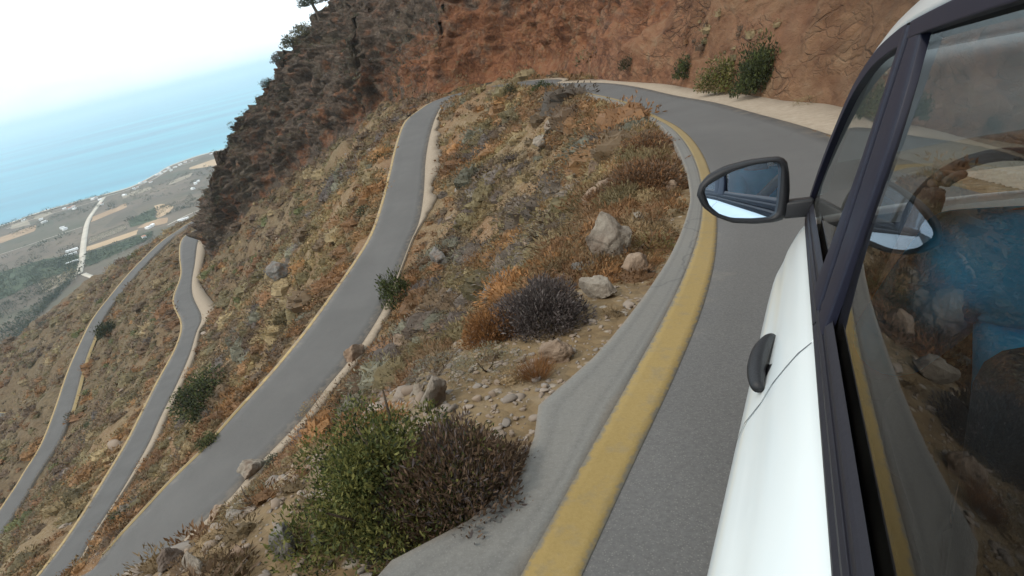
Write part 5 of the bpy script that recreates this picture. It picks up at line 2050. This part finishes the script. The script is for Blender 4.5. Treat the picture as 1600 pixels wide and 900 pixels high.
    # door mirror
    HO = np.array([(0.26, 0.069), (0.254, 0.096), (0.232, 0.12), (0.188, 0.14), (0.129, 0.151), (0.08, 0.154), (0.043, 0.153), (0.024, 0.142), (0.018, 0.11), (0.016, 0.058), (0.021, 0.005), (0.027, -0.02), (0.056, -0.027), (0.106, -0.027), (0.166, -0.019), (0.213, 0.004), (0.247, 0.036)])
    GO = np.array([(0.238, 0.074), (0.234, 0.09), (0.206, 0.106), (0.163, 0.126), (0.113, 0.138), (0.064, 0.141), (0.045, 0.138), (0.04, 0.125), (0.042, 0.078), (0.047, 0.026), (0.052, -0.001), (0.068, -0.011), (0.115, -0.01), (0.165, -0.004), (0.2, 0.011), (0.225, 0.036)])

    def loop(P_, n=48):
        P_ = np.vstack([P_, P_[:1]])
        return resample(smooth_poly(resample(P_, 4 * n), 3), n + 1)[:-1]

    H_ = loop(HO)
    G_ = loop(GO)
    # start both loops at the outer tip
    H_ = np.roll(H_, -int(np.argmax(H_[:, 0])), axis=0)
    G_ = np.roll(G_, -int(np.argmax(G_[:, 0])), axis=0)
    ctr = np.array([.125, .062])
    mh = []
    levels = [(0.865, G_, 1.0), (0.845, G_, 1.02), (0.842, (G_ + H_) / 2, 1.0), (0.850, H_, 0.985), (0.862, H_, 1.0), (0.89, H_, 1.0), (0.92, H_, 0.97), (0.95, H_, .86), (0.972, H_, .62), (0.98, H_, .25)]
    V = []
    for f, P_, sc_ in levels:
        q = ctr + (P_ - ctr) * sc_
        V += [[f - math.tan(math.radians(12.5)) * (l - .125) * max(0, 1 - max(0, f - .865) / .09), l, u] for l, u in q]
    n = 48
    Fs = [(i * n + j, i * n + (j + 1) % n, (i + 1) * n + (j + 1) % n, (i + 1) * n + j) for i in range(len(levels) - 1) for j in range(n)]
    Fs += [tuple((len(levels) - 1) * n + j for j in range(n))]
    mir = cpart('door_mirror', V, Fs, M_PLASTIC, croot, side=sd)
    # convex reflector, turned a little towards the driver
    RC = 1.3
    ang_in = math.radians(12.5)
    ang_up = math.radians(MIR_UP)
    V = [[0, 0, 0]]
    rings = [(k, G_) for k in (.2, .4, .6, .8, 1.01)]
    pts = [[ctr[0], ctr[1]]]
    for k, P_ in rings:
        pts += [list(ctr + (p - ctr) * k) for p in P_]
    V = []
    for l, u in pts:
        dl, du = l - ctr[0], u - ctr[1]
        f = .855 + (dl * dl + du * du) / (2 * RC) - math.tan(ang_in) * dl * 0.98 + math.tan(ang_up) * du
        V.append([f, l, u])
    Fs = [(0, 1 + j, 1 + (j + 1) % n) for j in range(n)]
    Fs += [(1 + i * n + j, 1 + i * n + (j + 1) % n, 1 + (i + 1) * n + (j + 1) % n, 1 + (i + 1) * n + j) for i in range(4) for j in range(n)]
    cpart('reflector', V, Fs, M_REFLECT if sd > 0 else M_REFLECT, mir, side=sd)
    # foot of the mirror
    V = []
    for f, w in ((.87, 1.0), (.94, .9)):
        V += [[f, .03, .028 * w], [f, -.045, .034 * w], [f, -.045, -.016 * w], [f, .035, -.020 * w]]
    cpart('mirror_foot', V, [(0, 1, 2, 3), (7, 6, 5, 4), (0, 4, 5, 1), (1, 5, 6, 2), (2, 6, 7, 3), (3, 7, 4, 0)], M_PLASTIC, mir, side=sd, bevel=.008, smooth=True)
    # wheels
    for fc in (1.36, -1.18):
        wl = []
        prof_t = [(.20, -.10), (.205, -.105), (.27, -.105), (.295, -.085), (.30, 0), (.295, .085), (.27, .105), (.205, .105), (.20, .10)]
        V, n = [], 40
        for i in range(n):
            a = 2 * PI * i / n
            for r_, l in prof_t:
                V.append([fc + math.cos(a) * r_, -.17 + l, -.665 + math.sin(a) * r_])
        k = len(prof_t)
        Fs = [(i * k + j, ((i + 1) % n) * k + j, ((i + 1) % n) * k + j + 1, i * k + j + 1) for i in range(n) for j in range(k - 1)]
        wh = cpart('wheel', V, Fs, M_RUBBER, croot, side=sd)
        V, Fs = [], []
        for i in range(n):
            a = 2 * PI * i / n
            dip = 0.03 if (i // 4) % 2 else 0.0
            for r_, l in ((.21, .10), (.19, .075), (.12, .06 - dip), (.05, .075), (.0, .078)):
                V.append([fc + math.cos(a) * r_, -.17 + l, -.665 + math.sin(a) * r_])
        Fs = [(i * 5 + j, ((i + 1) % n) * 5 + j, ((i + 1) % n) * 5 + j + 1, i * 5 + j + 1) for i in range(n) for j in range(4)]
        cpart('rim', V, Fs, simple('alloy_rim', (.5, .5, .52), .35, .9), wh, side=sd)


def rbox(name, lo, hi, mat, parent=None, bev=.03, rot=None, seg=3):
    lo, hi = np.array(lo), np.array(hi)
    V = [[x, y, z] for x in (lo[0], hi[0]) for y in (lo[1], hi[1]) for z in (lo[2], hi[2])]
    if rot:
        piv, ang = rot
        V = [[piv[0] + math.cos(ang) * (v[0] - piv[0]) + math.sin(ang) * (v[2] - piv[1]), v[1], piv[1] - math.sin(ang) * (v[0] - piv[0]) + math.cos(ang) * (v[2] - piv[1])] for v in V]
    Fs = [(0, 1, 3, 2), (4, 6, 7, 5), (0, 4, 5, 1), (2, 3, 7, 6), (0, 2, 6, 4), (1, 5, 7, 3)]
    return cpart(name, V, Fs, mat, parent, bevel=bev, smooth=True)


rbox('floor_pan', (-1.5, -1.45, -.72), (1.6, -.07, -.60), M_DARKIN)
rbox('dashboard', (.62, -1.42, -.34), (1.0, -.10, -.055), M_DARKIN, bev=.06)
rbox('firewall', (.95, -1.42, -.62), (1.02, -.10, -.07), M_DARKIN, bev=.01)
for y0 in (-.60, -1.18):
    st_ = rbox('front_seat', (-.32, y0, -.52), (.20, y0 + .44, -.36), M_SEAT, bev=.06)
    rbox('backrest', (-.36, y0 + .0, -.42), (-.22, y0 + .50, .085), M_SEAT, st_, bev=.05, rot=((-.27, -.4), -.12))
    rbox('headrest', (-.37, y0 + .09, .05), (-.29, y0 + .30, .19), M_SEAT, st_, bev=.04)
bs = rbox('rear_bench', (-1.25, -1.36, -.52), (-.75, -.16, -.34), M_SEAT, bev=.06)
rbox('backrest', (-1.34, -1.36, -.40), (-1.2, -.16, .10), M_SEAT, bs, bev=.06, rot=((-1.27, -.4), -.18))
for sd in (1, -1):
    for f0, f1 in ((-.93, .03), (.07, .93)):
        Fv = np.linspace(f0, f1, 8)
        V = [[f, float(belt(f)) - .03 + .01 * math.sin(k), u] for f in Fv for k, u in enumerate((-.02, -.1, -.3, -.6))]
        cpart('door_card', V, grid_faces(8, 4), M_DARKIN, side=sd)
# steering wheel, tilted
WC = np.array([.50, -.37, -.01])
tl = math.radians(24)
V, Fs = [], []
n, k = 40, 10
for i in range(n):
    a = 2 * PI * i / n
    for j in range(k):
        b = 2 * PI * j / k
        r_ = .178 + .014 * math.cos(b)
        y, z, x = math.cos(a) * r_, math.sin(a) * r_, .014 * math.sin(b)
        V.append([WC[0] + x * math.cos(tl) + z * math.sin(tl), WC[1] + y, WC[2] + z * math.cos(tl) - x * math.sin(tl)])
Fs = [(i * k + j, ((i + 1) % n) * k + j, ((i + 1) % n) * k + (j + 1) % k, i * k + (j + 1) % k) for i in range(n) for j in range(k)]
stw = cpart('steering_wheel', V, Fs, M_PLASTIC)
rbox('wheel_hub', (.50, -.44, -.08), (.55, -.30, .05), M_PLASTIC, stw, bev=.02, rot=((.5, -.01), tl))
for lo, hi in (((.505, -.545, -.02), (.525, -.42, .012)), ((.505, -.32, -.02), (.525, -.195, .012)), ((.505, -.39, -.18), (.525, -.35, -.05))):
    rbox('spoke', lo, hi, M_PLASTIC, stw, bev=.006, rot=((.5, -.01), tl))

# ---------------- the driver
m = NT('skin')
m.principled(Base_Color=(0.30, 0.165, 0.105), Roughness=0.55, Subsurface_Weight=0.1)
M_SKIN = m.m
M_SHIRT = simple('blue_cotton', (0.03, 0.55, 0.98), 0.9, var=0.25, bscale=14, bump=0.3)
M_HAIR = simple('dark_hair', (0.012, 0.009, 0.007), 0.7, bscale=80, var=.4)
M_JEANS = simple('dark_trousers', (0.02, 0.022, 0.03), 0.95, var=.3, bscale=30)


PSH = np.array([.0, .035, .0])


def skin_fig(name, J, E, mat, parent, root=0, lv=2):
    """joints (point, radius), edges -> one smooth skinned surface in car coordinates"""
    me = bpy.data.meshes.new(name)
    me.from_pydata([tuple(np.array(p) - BASE + PSH * np.clip((.5 - p[0]) / .3, 0, 1)) for p, r in J], E, [])
    o = bpy.data.objects.new(name, me)
    COL.objects.link(o)
    me.materials.append(mat)
    sk = o.modifiers.new('skin', 'SKIN')
    sk.use_smooth_shade = True
    if not me.skin_vertices:
        bpy.context.view_layer.update()
    for i, (p, r) in enumerate(J):
        rr_ = r if isinstance(r, tuple) else (r, r)
        me.skin_vertices[0].data[i].radius = rr_
        me.skin_vertices[0].data[i].use_root = (i == root)
    sb = o.modifiers.new('sub', 'SUBSURF')
    sb.levels = sb.render_levels = lv
    o.parent = parent
    return o


proot = empty('person', (0, 0, 0), 'driver in a blue shirt holding the steering wheel inside the white car', 'person')
proot.matrix_world = mw.copy()
SHL, SHR = (-.01, -.205, .085), (-.01, -.535, .085)
J = [((-.02, -.37, -.34), (.15, .12)), ((-.05, -.37, -.16), (.14, .10)), ((-.05, -.37, .02), (.155, .105)), ((-.03, -.37, .11), (.10, .085)), ((-.01, -.37, .175), (.052, .055)), ((.02, -.37, .235), (.060, .075)), ((.03, -.37, .31), (.076, .098)), ((.025, -.37, .375), (.062, .08)),
     (SHL, .066), ((.10, -.155, -.06), .050), ((.20, -.13, -.165), .042), ((.33, -.17, -.06), .036), ((.455, -.225, .075), .026), ((.49, -.235, .10), (.036, .026)),
     (SHR, .066), ((.10, -.585, -.06), .050), ((.20, -.61, -.165), .042), ((.33, -.57, -.06), .036), ((.455, -.515, .075), .026), ((.49, -.505, .10), (.036, .026)),
     ((.0, -.27, -.40), .088), ((.40, -.23, -.34), .065), ((.55, -.24, -.58), .048), ((.0, -.47, -.40), .088), ((.40, -.50, -.34), .065), ((.58, -.49, -.58), .048)]
E_ = [(0, 1), (1, 2), (2, 3), (3, 4), (4, 5), (5, 6), (6, 7), (3, 8), (8, 9), (9, 10), (10, 11), (11, 12), (12, 13), (3, 14), (14, 15), (15, 16), (16, 17), (17, 18), (18, 19), (0, 20), (20, 21), (21, 22), (0, 23), (23, 24), (24, 25)]
body = skin_fig('body', J, E_, M_SKIN, proot)
# shirt: same skeleton, a centimetre larger, short sleeves
Js = [((-.02, -.37, -.36), (.175, .14)), ((-.05, -.37, -.16), (.165, .125)), ((-.05, -.37, .02), (.18, .125)), ((-.03, -.37, .115), (.115, .098)), ((-.015, -.37, .15), (.07, .07)),
      (SHL, .082), ((.10, -.155, -.06), .068), ((.165, -.137, -.13), .062), (SHR, .082), ((.10, -.585, -.06), .068), ((.165, -.603, -.13), .062)]
Es = [(0, 1), (1, 2), (2, 3), (3, 4), (3, 5), (5, 6), (6, 7), (3, 8), (8, 9), (9, 10)]
skin_fig('shirt', Js, Es, M_SHIRT, proot)
Jt = [((-.02, -.37, -.38), (.16, .12)), ((.0, -.27, -.40), .10), ((.40, -.23, -.34), .078), ((.55, -.24, -.58), .062), ((.0, -.47, -.40), .10), ((.40, -.50, -.34), .078), ((.58, -.49, -.58), .062)]
skin_fig('trousers', Jt, [(0, 1), (1, 2), (2, 3), (0, 4), (4, 5), (5, 6)], M_JEANS, proot)
# fingers closed round the rim, each its own chain rooted in the palm
for sg, cy in ((1, -.235), (-1, -.505)):
    for k in range(4):
        off = (k - 1.5) * .019
        L_ = (.95, 1.08, 1.0, .82)[k]
        b0 = np.array([.485, cy - sg * off * .5, .098 + off * .9])
        skin_fig('finger', [(b0, .0095), (b0 + np.array([.030 * L_, sg * .006, .006]), .009), (b0 + np.array([.046 * L_, sg * -.014, .004]), .0085), (b0 + np.array([.036 * L_, sg * -.034, -.002]), .0075)], [(0, 1), (1, 2), (2, 3)], M_SKIN, body)
    b0 = np.array([.465, cy - sg * .012, .115])
    skin_fig('thumb', [(b0, .011), (b0 + np.array([.0, sg * -.022, .014]), .0105), (b0 + np.array([.018, sg * -.040, .016]), .009)], [(0, 1), (1, 2)], M_SKIN, body)
# face: nose, ears, eyes; short dark hair as a cap


def blob(name, c, r, mat, parent, cut=None, nz=0.0):
    bm = bmesh.new()
    bmesh.ops.create_icosphere(bm, subdivisions=4, radius=1)
    if cut:
        bmesh.ops.delete(bm, geom=[v for v in bm.verts if cut(v.co)], context='VERTS')
    V = np.array([v.co[:] for v in bm.verts])
    if nz:
        V = V * (1 + nz * vn(V * 7, 3))[:, None]
    Fs = [tuple(v.index for v in f.verts) for f in bm.faces]
    bm.verts.index_update()
    Fs = [tuple(v.index for v in f.verts) for f in bm.faces]
    bm.free()
    return cpart(name, V * np.array(r) + np.array(c), Fs, mat, parent)


blob('hair', np.array((.012, -.37, .325)) + PSH, (.108, .088, .105), M_HAIR, proot, cut=lambda v: v.x > .45 and v.z < .35 or v.z < -.45, nz=.06)
blob('nose', np.array((.128, -.37, .285)) + PSH, (.020, .013, .020), M_SKIN, body)
for sg in (1, -1):
    blob('ear', np.array((.02, -.37 + sg * .080, .285)) + PSH, (.020, .010, .032), M_SKIN, body)
    blob('eye', np.array((.103, -.37 + sg * .032, .308)) + PSH, (.012, .014, .010), simple('eye_white', (.6, .58, .55), .3), body)
blob('mouth', np.array((.108, -.37, .245)) + PSH, (.010, .024, .006), simple('lips', (.30, .12, .10), .5), body)

# ------------------------------------------------------------------ sky, light, air
SUN_EL, SUN_AZ = math.radians(50), math.radians(238)     # azimuth clockwise from +Y
world = bpy.data.worlds.new('World')
scene.world = world
world.use_nodes = True
wt = world.node_tree
wt.nodes.clear()
wo = wt.nodes.new('ShaderNodeOutputWorld')
bg = wt.nodes.new('ShaderNodeBackground')
sky = wt.nodes.new('ShaderNodeTexSky')
sky.sky_type = 'NISHITA'
sky.sun_disc = False
sky.sun_elevation = SUN_EL
sky.sun_rotation = SUN_AZ
sky.altitude = 300
sky.air_density = 1.0
sky.dust_density = 2.5
sky.ozone_density = 1.0
tcw = wt.nodes.new('ShaderNodeTexCoord')
nzw = wt.nodes.new('ShaderNodeTexNoise')
nzw.inputs['Scale'].default_value = 1.6
nzw.inputs['Detail'].default_value = 7
nzw.inputs['Roughness'].default_value = 0.55
mpw = wt.nodes.new('ShaderNodeMapping')
mpw.inputs['Scale'].default_value = (1, 1, 3.0)
wt.links.new(tcw.outputs['Generated'], mpw.inputs[0])
wt.links.new(mpw.outputs[0], nzw.inputs['Vector'])
rpw = wt.nodes.new('ShaderNodeValToRGB')
rpw.color_ramp.elements[0].position = 0.36
rpw.color_ramp.elements[1].position = 0.62
rpw.color_ramp.elements[0].color = (0.62, 0.62, 0.62, 1)
rpw.color_ramp.elements[1].color = (1, 1, 1, 1)
wt.links.new(nzw.outputs['Fac'], rpw.inputs[0])
mxw = wt.nodes.new('ShaderNodeMix')
mxw.data_type = 'RGBA'
wt.links.new(rpw.outputs[0], mxw.inputs[0])
wt.links.new(sky.outputs[0], mxw.inputs[6])
mxw.inputs[7].default_value = (13.5, 15.0, 15.8, 1)
wt.links.new(mxw.outputs[2], bg.inputs[0])
bg.inputs[1].default_value = 0.08
wt.links.new(bg.outputs[0], wo.inputs[0])

sl = bpy.data.lights.new('sun', 'SUN')
sl.energy = 1.5
sl.angle = math.radians(10)
sl.color = (1.0, 0.91, 0.79)
so = bpy.data.objects.new('sun', sl)
COL.objects.link(so)
sdir = Vector((math.sin(SUN_AZ) * math.cos(SUN_EL), math.cos(SUN_AZ) * math.cos(SUN_EL), math.sin(SUN_EL)))
so.rotation_euler = sdir.to_track_quat('Z', 'Y').to_euler()
so.location = (0, 0, 900)
hz = NT('air_haze')
hz.t.nodes.clear()
ho = hz.n('ShaderNodeOutputMaterial')
pv_ = hz.n('ShaderNodeVolumePrincipled')
pv_.inputs['Color'].default_value = (0.80, 0.93, 1.0, 1)
pv_.inputs['Density'].default_value = 0.000085
pv_.inputs['Anisotropy'].default_value = 0.25
hz.l(pv_.outputs[0], ho.inputs['Volume'])
HS, HT = S_ + 2000, TOPZ + 40
V = [(-HS, -HS, -7), (HS, -HS, -7), (HS, HS, -7), (-HS, HS, -7), (-HS, -HS, HT), (HS, -HS, HT), (HS, HS, HT), (-HS, HS, HT)]
hb = mesh_np('haze', V, [(3, 2, 1, 0), (4, 5, 6, 7), (0, 1, 5, 4), (1, 2, 6, 5), (2, 3, 7, 6), (3, 0, 4, 7)], hz.m)
tag(hb, kind='stuff')

scene.render.engine = 'CYCLES'
scene.view_settings.view_transform = 'Standard'
scene.view_settings.look = 'None'
scene.view_settings.gamma = 1.0
scene.view_settings.exposure = 0.36
scene.view_settings.use_curve_mapping = False
scene.cycles.volume_bounces = 1
